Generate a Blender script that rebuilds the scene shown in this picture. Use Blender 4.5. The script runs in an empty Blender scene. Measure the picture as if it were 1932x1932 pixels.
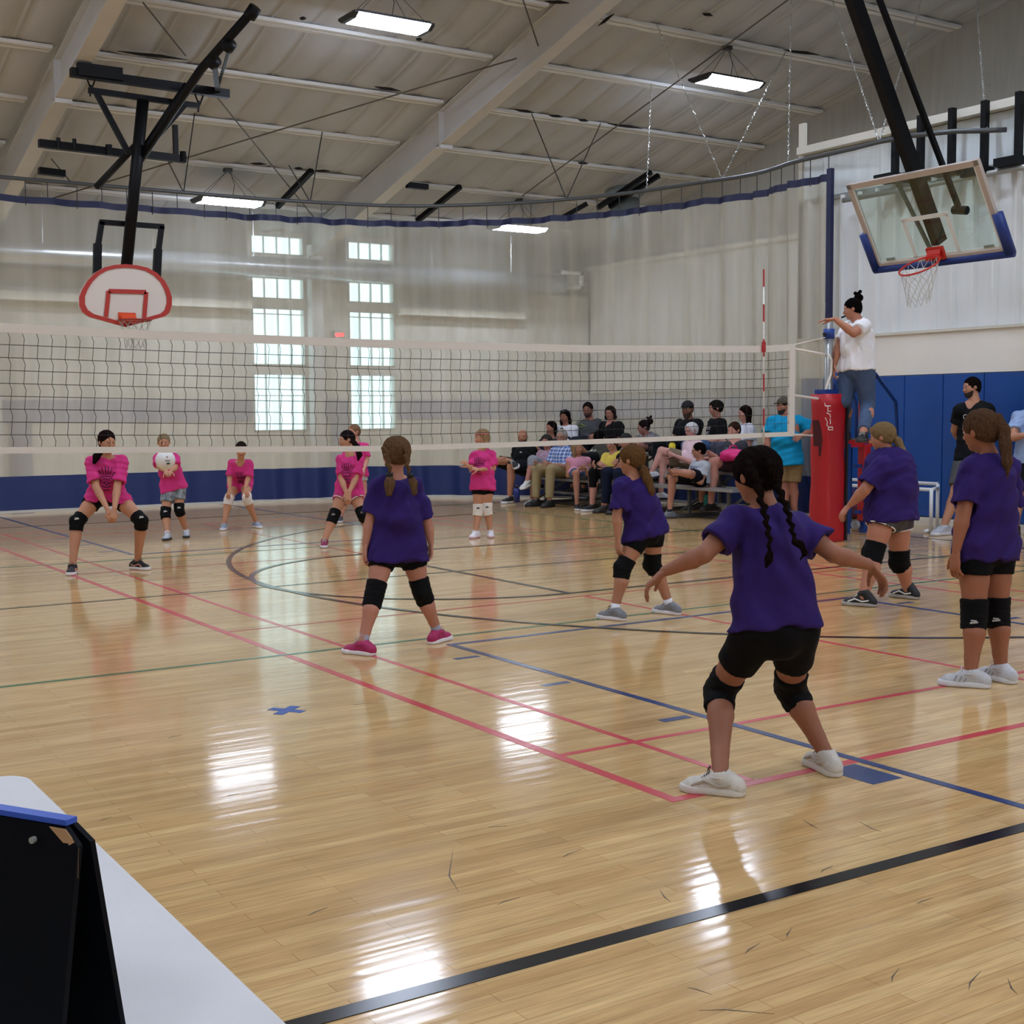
import bpy, bmesh, math, random
import numpy as np
from mathutils import Vector, Matrix
from mathutils.bvhtree import BVHTree
random.seed(7)
V = np.array
C = bpy.context.scene.collection
SC = bpy.context.scene
# ------------------------------------------------------------ camera
FPX, PITCH, ROLL, YAW, CH = 2486.9, -0.07526, -0.00727, 0.57598, 1.46
def _basis():
    cy, sy = math.cos(YAW), math.sin(YAW)
    f = V([sy*math.cos(PITCH), cy*math.cos(PITCH), math.sin(PITCH)]); r = V([cy, -sy, 0.]); u = np.cross(r, f)
    return r*math.cos(ROLL)+u*math.sin(ROLL), -r*math.sin(ROLL)+u*math.cos(ROLL), f
CR, CU, CF = _basis(); CAM = V([0, 0, CH])
cam = bpy.data.cameras.new('camera'); camo = bpy.data.objects.new('camera', cam); C.objects.link(camo)
camo.matrix_world = Matrix([[CR[i], CU[i], -CF[i], CAM[i]] for i in range(3)]+[[0, 0, 0, 1]])
cam.sensor_width = 36; cam.lens = 36*FPX/1932; cam.clip_start = .05; cam.clip_end = 200
SC.camera = camo
SC.view_settings.view_transform = 'Standard'; SC.view_settings.look = 'None'; SC.view_settings.gamma = 1
SC.view_settings.use_curve_mapping = False
SC.cycles.max_bounces = 7; SC.cycles.diffuse_bounces = 4; SC.cycles.glossy_bounces = 3; SC.cycles.transparent_max_bounces = 12
SC.view_settings.exposure = 1.5
w = bpy.data.worlds.new('world'); SC.world = w; w.use_nodes = True
w.node_tree.nodes['Background'].inputs[0].default_value = (.80, .92, 1, 1); w.node_tree.nodes['Background'].inputs[1].default_value = 1.15
# ------------------------------------------------------------ point helpers
def ray(x, y): return CF*FPX+CR*(x-966)+CU*(966-y)
def fl(x, y, z=0.):
    d = ray(x, y); return CAM+d*((z-CH)/d[2])
def pX(x, y, X):
    d = ray(x, y); return CAM+d*(X/d[0])
def pY(x, y, Y):
    d = ray(x, y); return CAM+d*(Y/d[1])
def pD(x, y, D): return CAM+ray(x, y)*(D/FPX)
def depth(p): return float((V(p)-CAM)@CF)
def nrm(v):
    v = V(v, float) if not isinstance(v, np.ndarray) else v.astype(float)
    return v/max(1e-9, np.linalg.norm(v))
# roof plane
def roofz(Y, off=0.):
    return (CH+10.25-.254*Y if Y > 6.75 else CH+10.25-.254*6.75-.254*(6.75-Y))-off
def pR(x, y, off=0.):
    d = ray(x, y); return CAM+d*((10.25-off)/(d[2]+.254*d[1]))
# ------------------------------------------------------------ materials
def lin(c):
    if isinstance(c, str): c = [int(c[i:i+2], 16)/255 for i in (0, 2, 4)]
    return tuple((v/12.92 if v <= .04045 else ((v+.055)/1.055)**2.4) for v in c)+(1,)
MATS = {}
def mat(name, col, rough=.6, metal=0, spec=.5, bump=0, bscale=40, var=0, vscale=3, emit=None, es=0, stretch=None, sss=0, coat=0):
    if name in MATS: return MATS[name]
    m = bpy.data.materials.new(name); m.use_nodes = True; nt = m.node_tree; b = nt.nodes['Principled BSDF']
    c = lin(col); b.inputs['Base Color'].default_value = c; b.inputs['Roughness'].default_value = rough
    b.inputs['Metallic'].default_value = metal; b.inputs['Specular IOR Level'].default_value = spec
    if coat: b.inputs['Coat Weight'].default_value = coat; b.inputs['Coat Roughness'].default_value = .08
    if emit: b.inputs['Emission Color'].default_value = lin(emit); b.inputs['Emission Strength'].default_value = es
    tc = nt.nodes.new('ShaderNodeTexCoord')
    def noise(sc):
        n = nt.nodes.new('ShaderNodeTexNoise'); n.inputs['Scale'].default_value = sc; n.inputs['Detail'].default_value = 4
        mp = nt.nodes.new('ShaderNodeMapping'); nt.links.new(tc.outputs['Object'], mp.inputs[0])
        if stretch: mp.inputs['Scale'].default_value = stretch
        nt.links.new(mp.outputs[0], n.inputs['Vector']); return n
    if var:
        n = noise(vscale); mx = nt.nodes.new('ShaderNodeMix'); mx.data_type = 'RGBA'; mx.blend_type = 'MIX'
        cr = nt.nodes.new('ShaderNodeValToRGB'); cr.color_ramp.elements[0].position = .3; cr.color_ramp.elements[1].position = .7
        nt.links.new(n.outputs['Fac'], cr.inputs[0]); nt.links.new(cr.outputs[0], mx.inputs[0])
        mx.inputs[6].default_value = tuple(v*(1-var) for v in c[:3])+(1,); mx.inputs[7].default_value = tuple(min(1, v*(1+var)) for v in c[:3])+(1,)
        nt.links.new(mx.outputs[2], b.inputs['Base Color'])
    if bump:
        n = noise(bscale); bp = nt.nodes.new('ShaderNodeBump'); bp.inputs['Strength'].default_value = bump; bp.inputs['Distance'].default_value = .01
        nt.links.new(n.outputs['Fac'], bp.inputs['Height']); nt.links.new(bp.outputs[0], b.inputs['Normal'])
    MATS[name] = m; return m
# ------------------------------------------------------------ object helpers
def tag(o, label=None, cat=None, group=None, kind=None):
    if label: o['label'] = label
    if cat: o['category'] = cat
    if group: o['group'] = group
    if kind: o['kind'] = kind
    return o
def empty(name, loc=(0, 0, 0), label=None, cat=None, group=None):
    o = bpy.data.objects.new(name, None); C.objects.link(o); o.location = Vector(loc); o.empty_display_size = .1
    return tag(o, label, cat, group)
def link(name, me, m, parent=None, smooth=True):
    o = bpy.data.objects.new(name, me); C.objects.link(o)
    if m: me.materials.append(m)
    if smooth and len(me.polygons): me.polygons.foreach_set('use_smooth', [True]*len(me.polygons))
    if parent is not None:
        o.parent = parent; o.matrix_parent_inverse = Matrix.Translation(-Vector(parent.location)) if parent.parent is None else Matrix.Identity(4)
    return o
class MB:
    """collects shapes (world coordinates) and links them as one mesh"""
    def __init__(s): s.v = []; s.f = []
    def add(s, vs, fs):
        n = len(s.v); s.v += [tuple(map(float, v)) for v in vs]; s.f += [tuple(i+n for i in f) for f in fs]; return s
    def box(s, lo, hi):
        x0, y0, z0 = lo; x1, y1, z1 = hi
        return s.add([(x0, y0, z0), (x1, y0, z0), (x1, y1, z0), (x0, y1, z0), (x0, y0, z1), (x1, y0, z1), (x1, y1, z1), (x0, y1, z1)],
                     [(0, 3, 2, 1), (4, 5, 6, 7), (0, 1, 5, 4), (1, 2, 6, 5), (2, 3, 7, 6), (3, 0, 4, 7)])
    def bar(s, a, b, w, h, up=(0, 0, 1)):
        a = V(a, float); b = V(b, float); d = nrm(b-a); up = V(up, float)
        if abs(d@nrm(up)) > .98: up = V([0, 1., 0])
        x = nrm(np.cross(d, up)); y = np.cross(x, d); vs = []
        for p in (a, b):
            for i, j in ((-1, -1), (1, -1), (1, 1), (-1, 1)): vs.append(p+x*i*w/2+y*j*h/2)
        return s.add(vs, [(0, 1, 2, 3), (7, 6, 5, 4), (0, 4, 5, 1), (1, 5, 6, 2), (2, 6, 7, 3), (3, 7, 4, 0)])
    def tube(s, pts, r, n=8, closed=False):
        pts = [V(p, float) for p in pts]; rs = r if isinstance(r, (list, tuple)) else [r]*len(pts); N = len(pts); vs = []; pu = None
        for i, p in enumerate(pts):
            d = nrm(pts[(i+1) % N if closed else min(i+1, N-1)]-pts[(i-1) % N if closed else max(i-1, 0)])
            if pu is None: pu = V([0, 0, 1.]) if abs(d[2]) < .9 else V([1., 0, 0])
            x = nrm(np.cross(d, pu)); y = np.cross(x, d); pu = y
            for k in range(n):
                a = 2*math.pi*k/n; vs.append(p+rs[i]*(x*math.cos(a)+y*math.sin(a)))
        fs = []
        for i in range(N if closed else N-1):
            for k in range(n):
                j = (i+1) % N; fs.append((i*n+k, j*n+k, j*n+(k+1) % n, i*n+(k+1) % n))
        if not closed: fs += [tuple(range(n)), tuple((N-1)*n+k for k in range(n-1, -1, -1))]
        return s.add(vs, fs)
    def prism(s, pts, dv):
        n = len(pts); dv = V(dv, float); pts = [V(p, float) for p in pts]
        return s.add(pts+[p+dv for p in pts], [tuple(range(n)), tuple(range(2*n-1, n-1, -1))]+[(i, i+n, (i+1) % n+n, (i+1) % n) for i in range(n)])
    def build(s, name, m, parent=None, smooth=False, bevel=0):
        me = bpy.data.meshes.new(name); me.from_pydata(s.v, [], s.f); me.update()
        bm = bmesh.new(); bm.from_mesh(me); bmesh.ops.recalc_face_normals(bm, faces=bm.faces)
        if bevel: bmesh.ops.bevel(bm, geom=bm.edges[:], offset=bevel, segments=2, affect='EDGES', profile=.5)
        bm.to_mesh(me); bm.free()
        return link(name, me, m, parent, smooth)
def struct(name, mb, m, smooth=False):
    o = mb.build(name, m, None, smooth); o['kind'] = 'structure'; return o
def part(name, mb, m, parent, smooth=False, bevel=0, label=None):
    o = mb.build(name, m, parent, smooth, bevel)
    if label: o['label'] = label
    return o
def thing(name, mb, m, label, cat, group=None, smooth=False, bevel=0):
    return tag(mb.build(name, m, None, smooth, bevel), label, cat, group)
# ------------------------------------------------------------ implicit surfaces
class SDF:
    def __init__(s, vox): s.vox = vox; s.p = []; s.sub = []; s.fold = None
    def cone(s, a, b, ra, rb, k=.02, ax=None, fl=1., cut=False, cuta=False, sub=False, clip=None):
        a = V(a, float); b = V(b, float); ab = b-a; L2 = max(1e-9, ab@ab); u = ab/math.sqrt(L2); M = max(ra, rb)+k
        lo = np.minimum(a, b)-M; hi = np.maximum(a, b)+M
        if ax is not None: ax = nrm(ax)
        def fn(x, y, z):
            px, py, pz = x-a[0], y-a[1], z-a[2]; cx, cy, cz = ab
            t = px*u[0]+py*u[1]+pz*u[2]; tt = t
            if ax is not None:
                q = (px*ax[0]+py*ax[1]+pz*ax[2])
                aq = ab@ax; t0 = np.clip((px*cx+py*cy+pz*cz)/L2, 0, 1)
                q = (q-t0*aq)*(fl-1); px = px+q*ax[0]; py = py+q*ax[1]; pz = pz+q*ax[2]
            t = np.clip((px*cx+py*cy+pz*cz)/L2, 0, 1)
            d = np.sqrt((px-t*cx)**2+(py-t*cy)**2+(pz-t*cz)**2)-(ra+t*(rb-ra))
            if cut: d = np.maximum(d, tt-math.sqrt(L2))
            if cuta: d = np.maximum(d, -tt)
            if clip is not None: q0, qn = clip; d = np.maximum(d, (x-q0[0])*qn[0]+(y-q0[1])*qn[1]+(z-q0[2])*qn[2])
            return d
        (s.sub if sub else s.p).append((fn, lo, hi, k)); return s
    def ell(s, c, r, R=None, k=.02, sub=False):
        c = V(c, float); r = V(r, float); R = np.eye(3) if R is None else R; M = max(r)+k
        def fn(x, y, z):
            p = [(x-c[0])*R[i][0]+(y-c[1])*R[i][1]+(z-c[2])*R[i][2] for i in range(3)]
            k0 = np.sqrt(sum((p[i]/r[i])**2 for i in range(3))); k1 = np.sqrt(sum((p[i]/r[i]**2)**2 for i in range(3)))
            return k0*(k0-1)/np.maximum(k1, 1e-6)
        (s.sub if sub else s.p).append((fn, c-M, c+M, k)); return s
    def plane(s, p0, n, keep_below=True):
        p0 = V(p0, float); n = nrm(n)
        s.sub.append((lambda x, y, z: -((x-p0[0])*n[0]+(y-p0[1])*n[1]+(z-p0[2])*n[2]), None, None, 0)); return s
    def mesh(s):
        vx = s.vox; lo = np.min([p[1] for p in s.p], 0)-2*vx; hi = np.max([p[2] for p in s.p], 0)+2*vx
        n = np.ceil((hi-lo)/vx).astype(int)+1; D = np.full(n, .2, np.float32)
        ax = [lo[i]+vx*np.arange(n[i]) for i in range(3)]
        def run(pr, subtract):
            fn, l, h, k = pr
            if l is None: sl = [slice(0, n[i]) for i in range(3)]
            else:
                i0 = np.clip(((l-lo)/vx-1).astype(int), 0, n); i1 = np.clip(((h-lo)/vx+2).astype(int), 0, n)
                if (i1 <= i0).any(): return
                sl = [slice(i0[i], i1[i]) for i in range(3)]
            sl = tuple(sl); X = ax[0][sl[0]][:, None, None]; Y = ax[1][sl[1]][None, :, None]; Z = ax[2][sl[2]][None, None, :]
            d = fn(X, Y, Z).astype(np.float32)
            if subtract: D[sl] = np.maximum(D[sl], -d)
            elif k > 0:
                e = D[sl]; hh = np.clip(.5+.5*(e-d)/k, 0, 1); D[sl] = e*(1-hh)+d*hh-k*hh*(1-hh)
            else: D[sl] = np.minimum(D[sl], d)
        for pr in s.p: run(pr, False)
        if s.fold: D += s.fold(ax[0][:, None, None], ax[1][None, :, None], ax[2][None, None, :]).astype(np.float32)
        for pr in s.sub: run(pr, True)
        return nets(D, lo, vx)
def nets(D, lo, vx):
    n = D.shape; I = D < 0
    c = np.zeros((n[0]-1, n[1]-1, n[2]-1), np.int8)
    offs = [(i, j, k) for i in (0, 1) for j in (0, 1) for k in (0, 1)]
    for i, j, k in offs: c += I[i:n[0]-1+i, j:n[1]-1+j, k:n[2]-1+k]
    act = np.argwhere((c > 0) & (c < 8)); idx = np.full(c.shape, -1, np.int64); idx[act[:, 0], act[:, 1], act[:, 2]] = np.arange(len(act))
    vals = np.stack([D[act[:, 0]+i, act[:, 1]+j, act[:, 2]+k] for i, j, k in offs], 1).astype(float)
    P = np.zeros((len(act), 3)); W = np.zeros(len(act))
    for a in range(8):
        for b in range(a+1, 8):
            oa, ob = V(offs[a]), V(offs[b])
            if abs(oa-ob).sum() != 1: continue
            va, vb = vals[:, a], vals[:, b]; m = (va < 0) != (vb < 0); t = np.where(m, va/np.where(m, va-vb, 1), 0)
            P += m[:, None]*(oa+t[:, None]*(ob-oa)); W += m
    vs = lo+vx*(act+P/np.maximum(W, 1)[:, None]); fs = []
    for axn in range(3):
        a1, a2 = (axn+1) % 3, (axn+2) % 3
        sl0 = [slice(None)]*3; sl1 = [slice(None)]*3; sl0[axn] = slice(0, n[axn]-1); sl1[axn] = slice(1, n[axn])
        A = I[tuple(sl0)]; B = I[tuple(sl1)]; e = np.argwhere(A != B)
        e = e[(e[:, a1] > 0) & (e[:, a2] > 0) & (e[:, a1] < n[a1]-1) & (e[:, a2] < n[a2]-1)]
        if not len(e): continue
        def g(o1, o2):
            q = e.copy(); q[:, a1] -= o1; q[:, a2] -= o2; return idx[q[:, 0], q[:, 1], q[:, 2]]
        q = np.stack([g(1, 1), g(0, 1), g(0, 0), g(1, 0)], 1); ins = A[e[:, 0], e[:, 1], e[:, 2]]
        q[~ins] = q[~ins][:, ::-1]; fs.append(q)
    return vs, np.concatenate(fs)
def mk(meshes, name):
    vs = []; fs = []; n = 0
    for v, f in meshes: vs.append(v); fs.append(f+n); n += len(v)
    v = np.concatenate(vs); f = np.concatenate(fs)
    # one pass of smoothing
    e = np.concatenate([f[:, [0, 1]], f[:, [1, 2]], f[:, [2, 3]], f[:, [3, 0]]])
    s = np.zeros_like(v); cn = np.zeros(len(v)); np.add.at(s, e[:, 0], v[e[:, 1]]); np.add.at(cn, e[:, 0], 1); np.add.at(s, e[:, 1], v[e[:, 0]]); np.add.at(cn, e[:, 1], 1)
    v = .5*v+.5*s/np.maximum(cn, 1)[:, None]
    me = bpy.data.meshes.new(name); me.vertices.add(len(v)); me.vertices.foreach_set('co', v.ravel()); me.loops.add(len(f)*4)
    me.loops.foreach_set('vertex_index', f.ravel().astype(np.int32)); me.polygons.add(len(f))
    me.polygons.foreach_set('loop_start', np.arange(len(f), dtype=np.int32)*4); me.polygons.foreach_set('loop_total', np.full(len(f), 4, np.int32))
    me.update(); me.validate(); return me
# ------------------------------------------------------------ floor
def floor_mat():
    m = bpy.data.materials.new('maple_floor'); m.use_nodes = True; nt = m.node_tree; N = nt.nodes; L = nt.links; b = N['Principled BSDF']
    tc = N.new('ShaderNodeTexCoord')
    br = N.new('ShaderNodeTexBrick'); br.offset = .37; br.offset_frequency = 2; br.squash = 1
    br.inputs['Scale'].default_value = 1; br.inputs['Brick Width'].default_value = .85; br.inputs['Row Height'].default_value = .057
    br.inputs['Mortar Size'].default_value = .0011; br.inputs['Mortar Smooth'].default_value = .2; br.inputs['Bias'].default_value = .12
    br.inputs['Color1'].default_value = lin('CDA873'); br.inputs['Color2'].default_value = lin('DBBB87'); br.inputs['Mortar'].default_value = lin('A9824F')
    L.new(tc.outputs['Object'], br.inputs['Vector'])
    def nz(sc, st, det=5):
        mp = N.new('ShaderNodeMapping'); mp.inputs['Scale'].default_value = st; n = N.new('ShaderNodeTexNoise'); n.inputs['Scale'].default_value = sc; n.inputs['Detail'].default_value = det
        L.new(tc.outputs['Object'], mp.inputs[0]); L.new(mp.outputs[0], n.inputs['Vector']); return n
    g = nz(1, (5, 70, 1)); g2 = nz(1, (.9, 9, 1), 3); sc = nz(1, (1.3, 1.3, 1), 2)
    def mix(bt, f, a, c, fv=None):
        x = N.new('ShaderNodeMix'); x.data_type = 'RGBA'; x.blend_type = bt
        if fv is not None: x.inputs[0].default_value = fv
        else: L.new(f, x.inputs[0])
        for i, s in ((6, a), (7, c)):
            if isinstance(s, tuple): x.inputs[i].default_value = s
            else: L.new(s, x.inputs[i])
        return x.outputs[2]
    def ramp(s, p0, p1, c0=(0, 0, 0, 1), c1=(1, 1, 1, 1)):
        r = N.new('ShaderNodeValToRGB'); r.color_ramp.elements[0].position = p0; r.color_ramp.elements[1].position = p1
        r.color_ramp.elements[0].color = c0; r.color_ramp.elements[1].color = c1; L.new(s, r.inputs[0]); return r.outputs[0]
    c = mix('MULTIPLY', None, br.outputs['Color'], ramp(g.outputs['Fac'], .3, .7, (.80, .77, .72, 1), (1.08, 1.06, 1.03, 1)), 1)
    c = mix('MULTIPLY', None, c, ramp(g2.outputs['Fac'], .34, .62, (.80, .75, .67, 1), (1.06, 1.04, 1.0, 1)), .8)
    L.new(c, b.inputs['Base Color'])
    L.new(ramp(g2.outputs['Fac'], .3, .7, (.13, .13, .13, 1), (.08, .08, .08, 1)), b.inputs['Roughness'])
    b.inputs['Specular IOR Level'].default_value = .5
    bp = N.new('ShaderNodeBump'); bp.inputs['Strength'].default_value = .22; bp.inputs['Distance'].default_value = .004
    g3 = nz(1, (.7, 17, 1), 1); L.new(g3.outputs['Fac'], bp.inputs['Height'])
    bp2 = N.new('ShaderNodeBump'); bp2.inputs['Strength'].default_value = .12; bp2.inputs['Distance'].default_value = .001; L.new(br.outputs['Fac'], bp2.inputs['Height']); bp2.invert = True
    L.new(bp.outputs[0], bp2.inputs['Normal']); L.new(bp2.outputs[0], b.inputs['Normal'])
    return m
XL, XG, YB, YF, XW, YW = -20., 18.8, -12., 25.5, 13.55, 13.35
fo = struct('floor', MB().box((XL-.3, YB-.3, -.2), (XG+.3, YF+.3, 0)), floor_mat())
LZ = [.0010]
def line(a, b, wd, m, lab=None, z=None):
    LZ[0] += .00006; z = LZ[0]
    a = V(list(a)+[0.]); b = V(list(b)+[0.]); d = nrm(b-a); n = V([-d[1], d[0], 0])*wd/2
    return part('court_line', MB().prism([a+n, b+n, b-n, a-n], (0, 0, z)), m, fo, label=lab)
RED = mat('red_line', 'C8454F', .22); RED2 = mat('thin_red_line', 'B5503F', .2); BLU = mat('blue_line', '2B4272', .2); GRN = mat('green_line', '2C6E4E', .2)
BLK = mat('black_line', '17181A', .2); DGR = mat('dark_green_line', '2B3A2C', .2)
line((3.16, 3.735), (3.16, 17.1), .05, RED, 'thick red sideline'); line((3.16, 3.76), (9.14, 3.76), .05, RED, 'thick red end line')
for a, b in (((3.58, 3.79), (3.58, 17.1)), ((8.7, 3.79), (8.7, 17.1)), ((9.14, 3.76), (9.14, 17.1)), ((3.18, 4.53), (9.14, 4.53)), ((3.18, 8.43), (9.14, 8.43)),
             ((3.18, 12.33), (9.14, 12.33)), ((6.15, 3.79), (6.15, 8.43)), ((6.15, 12.33), (6.15, 17.1)), ((3.16, 17.1), (9.14, 17.1)), ((3.18, 16.35), (9.14, 16.35))):
    line(a, b, .035, RED2 if a[1] > 8 else RED, 'thin red line')
for y, m in ((7.41, GRN), (13.3, GRN), (10.44, DGR)): line((1.5, y), (10.62, y), .035, m, 'green line across the court')
line((10.62, 2.), (10.62, 18.6), .035, GRN)
for x in (4.16, 7.75): line((x, -1), (x, 7.15), .045, BLU, 'blue key line'); line((x, 13.75), (x, 22), .045, BLU, 'blue key line')
line((4.14, 7.13), (7.77, 7.13), .045, BLU); line((4.14, 13.75), (7.77, 13.75), .045, BLU)
for x0, x1 in ((3.93, 4.1), (7.81, 7.98)):
    for y, h in ((6.69, .05), (5.76, .05), (4.77, .055), (3.6, .25), (14.2, .05), (15.1, .05), (16.1, .06)):
        part('lane_mark', MB().box((x0, y-h/2, 0), (x1, y+h/2, .0012)), BLU, fo)
line((-4, 2.92), (14, 2.68), .06, BLK, 'wide black boundary line'); line((-4, 18.1), (13.3, 18.1), .05, BLK); line((12.1, 2.7), (12.1, 18.1), .04, BLK)
line((6.15, 8.62), (6.15, 12.3), .05, BLK); line((6.13, 8.62), (12.1, 8.6), .05, BLK); line((6.13, 12.3), (12.1, 12.3), .05, BLK)
def arc(cx, cy, r, a0, a1, wd, m, lab):
    mb = MB(); n = 72; P = []
    for i in range(n+1):
        a = math.radians(a0+(a1-a0)*i/n); P.append((math.cos(a), math.sin(a)))
    vs = [(cx+(r+s*wd/2)*c, cy+(r+s*wd/2)*q, z) for z in (0, .0036+.0002*(r < 3)) for s in (-1, 1) for c, q in P]; k = n+1; fs = []
    for i in range(n): fs += [(2*k+i, 2*k+i+1, 3*k+i+1, 3*k+i), (i, i+k, i+k+1, i+1), (i, i+1, i+1+2*k, i+2*k), (k+i, 3*k+i, 3*k+i+1, k+i+1)]
    part('court_arc', mb.add(vs, fs), m, fo, label=lab)
arc(10.26, 10.35, 5.92, 90, 270, .05, BLK, 'black three point arc'); arc(6.15, 10.46, 1.84, 90, 270, .05, BLK, 'black free throw circle')
line_top = .0045
TAPE = mat('blue_tape', '2F559C', .5)
mb = MB(); cx, cy = 2.56, 6.0
for a in (40, -55):
    d = V([math.cos(math.radians(a)), math.sin(math.radians(a)), 0])*.095; n = V([-d[1], d[0], 0])*.28
    mb.prism([V([cx, cy, 0])-d-n, V([cx, cy, 0])+d-n, V([cx, cy, 0])+d+n, V([cx, cy, 0])-d+n], (0, 0, .0015 if a > 0 else .0012))
part('tape_cross', mb, TAPE, fo, label='small blue tape cross stuck on the floor')
# scuff marks on the varnish
SCF = mat('scuff', '5A4630', .4)
for x, y, l, a in ((120, 1560, .1, 40), (200, 1545, .05, 20), (690, 1328, .13, -12), (440, 1500, .05, 5), (860, 1640, .4, 62), (1530, 1555, .1, 75), (1642, 1560, .12, 80), (1560, 1640, .08, 15), (1255, 1690, .1, 70), (1420, 1790, .09, 20),
                   (1390, 1910, .18, -40), (1690, 1840, .1, 30), (1840, 1850, .14, 25), (1910, 1860, .1, 50), (330, 1390, .07, 10), (1080, 1610, .1, 15), (960, 1700, .09, 8), (600, 1720, .08, 20), (1320, 1870, .07, -70), (1030, 1800, .06, 30), (1745, 1700, .08, 5), (940, 1560, .07, -20), (1490, 1760, .08, 35)):
    p = fl(x, y); a = math.radians(a); d = V([math.cos(a), math.sin(a), 0])*l/2; n = V([-math.sin(a), math.cos(a), 0])
    pts = [p-d, p-d*.3+n*.0025+n*l*.06, p+d, p-d*.3-n*.0025+n*l*.06]
    part('scuff_mark', MB().prism(pts, (0, 0, .0009)), SCF, fo)
# ------------------------------------------------------------ shell
CEIL = mat('insulation', 'B0B1B1', .62, bump=.5, bscale=9, var=.03, vscale=1.2); PURL = mat('purlin_tape', 'D8D8D6', .6); STEEL = mat('rafter_paint', 'C9C8C6', .6, var=.04, vscale=2)
def roof(Y0, Y1, name):
    ny = int(abs(Y1-Y0)/.2); vs = []; fs = []; xs = []
    for k in range(int(XL/.64)-1, int(XG/.64)+1):
        for o in (0, .022, .05, .12, .22, .32, .42, .52, .59, .618):
            x = k*.64+o
            if XL < x < XG: xs.append((x, o/.64))
    xs = [(XL, .5)]+xs+[(XG, .5)]; nx = len(xs)-1
    for j in range(ny+1):
        Y = Y0+(Y1-Y0)*j/ny; fy = ((Y-16.55)/1.56) % 1; e = math.sin(math.pi*fy)**.5
        for X, fx in xs:
            d = min(fx, 1-fx)*.64
            sag = e*(.03+.075*(1-math.exp(-(d/.12)**2))+.05*math.exp(-(d/.02)**2))+.01*math.sin(X*3.1+Y*2.3)*e+.02*math.sin(X*.9+Y*1.7)*e
            vs.append((X, Y, roofz(Y)-sag+.02))
    w_ = nx+1
    for j in range(ny):
        for i in range(nx): fs.append((j*w_+i, j*w_+i+1, (j+1)*w_+i+1, (j+1)*w_+i))
    mb = MB(); mb.add(vs, fs); n = len(vs); top = [(XL, Y0, roofz(Y0)+.2), (XG, Y0, roofz(Y0)+.2), (XG, Y1, roofz(Y1)+.2), (XL, Y1, roofz(Y1)+.2)]
    mb.add(top, [(0, 1, 2, 3)]); return struct(name, mb, CEIL, True)
roof(6.75, YF, 'ceiling'); roof(YB, 6.75, 'ceiling_back')
tn = [0]
def trim(mb, m, smooth=False):
    tn[0] += 1; return struct('trim_%d' % tn[0], mb, m, smooth)
for k in range(-4, 6):
    Y = 16.55+1.56*k
    mb = MB(); z = roofz(Y)
    for x0, x1 in ((XL, -14.2), (-13.8, -7.8), (-7.4, -1.4), (-1., 5.0), (5.4, 11.4), (11.8, XG-.05)):
        mb.bar((x0, Y-.05, z-.03), (x1, Y-.05, z-.03), .10, .05); mb.bar((x0, Y+.09, z-.055), (x1, Y+.09, z-.055), .13, .012)
    if 12 < Y: trim(mb, PURL)
for X in (11.6, 5.2, -1.2, -7.6, -14.):
    mb = MB()
    for Y0, Y1 in ((25.4, 6.75), (6.75, YB+.1)):
        z0, z1 = roofz(Y0), roofz(Y1); dp = .62
        mb.add([(X+sx*.012, Y, z) for sx in (-1, 1) for Y, z in ((Y0, z0-.02), (Y1, z1-.02), (Y1, z1-dp), (Y0, z0-dp))], [(0, 1, 2, 3), (7, 6, 5, 4), (0, 3, 7, 4), (1, 5, 6, 2), (0, 4, 5, 1), (3, 2, 6, 7)])
        for o, wd in ((.05, .2), (dp, .24)): mb.bar((X, Y0, z0-o), (X, Y1, z1-o), wd, .02)
    for Y in (19.9, 13.4): mb.box((X-.11, Y-.01, roofz(Y)-.6), (X+.11, Y+.01, roofz(Y)-.06)); mb.box((X-.12, Y-.07, roofz(Y)-.68), (X+.12, Y+.07, roofz(Y)-.62))
    mb.box((X-.12, YF-.35, 0), (X+.12, YF-.1, roofz(YF)-.3)); trim(mb, STEEL)
WALLB = mat('painted_block', 'D2CFC4', .7, var=.04, vscale=.8); WALLM = mat('metal_liner', 'CFCDC4', .45, var=.04, vscale=1)
WALLU = mat('wall_insulation', 'A9A79F', .6, bump=.4, bscale=6, var=.07, vscale=1.6, stretch=(1, 6, .7)); CREAM = mat('cream_wall', 'F0EBE0', .6, var=.035, vscale=1.2)
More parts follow.
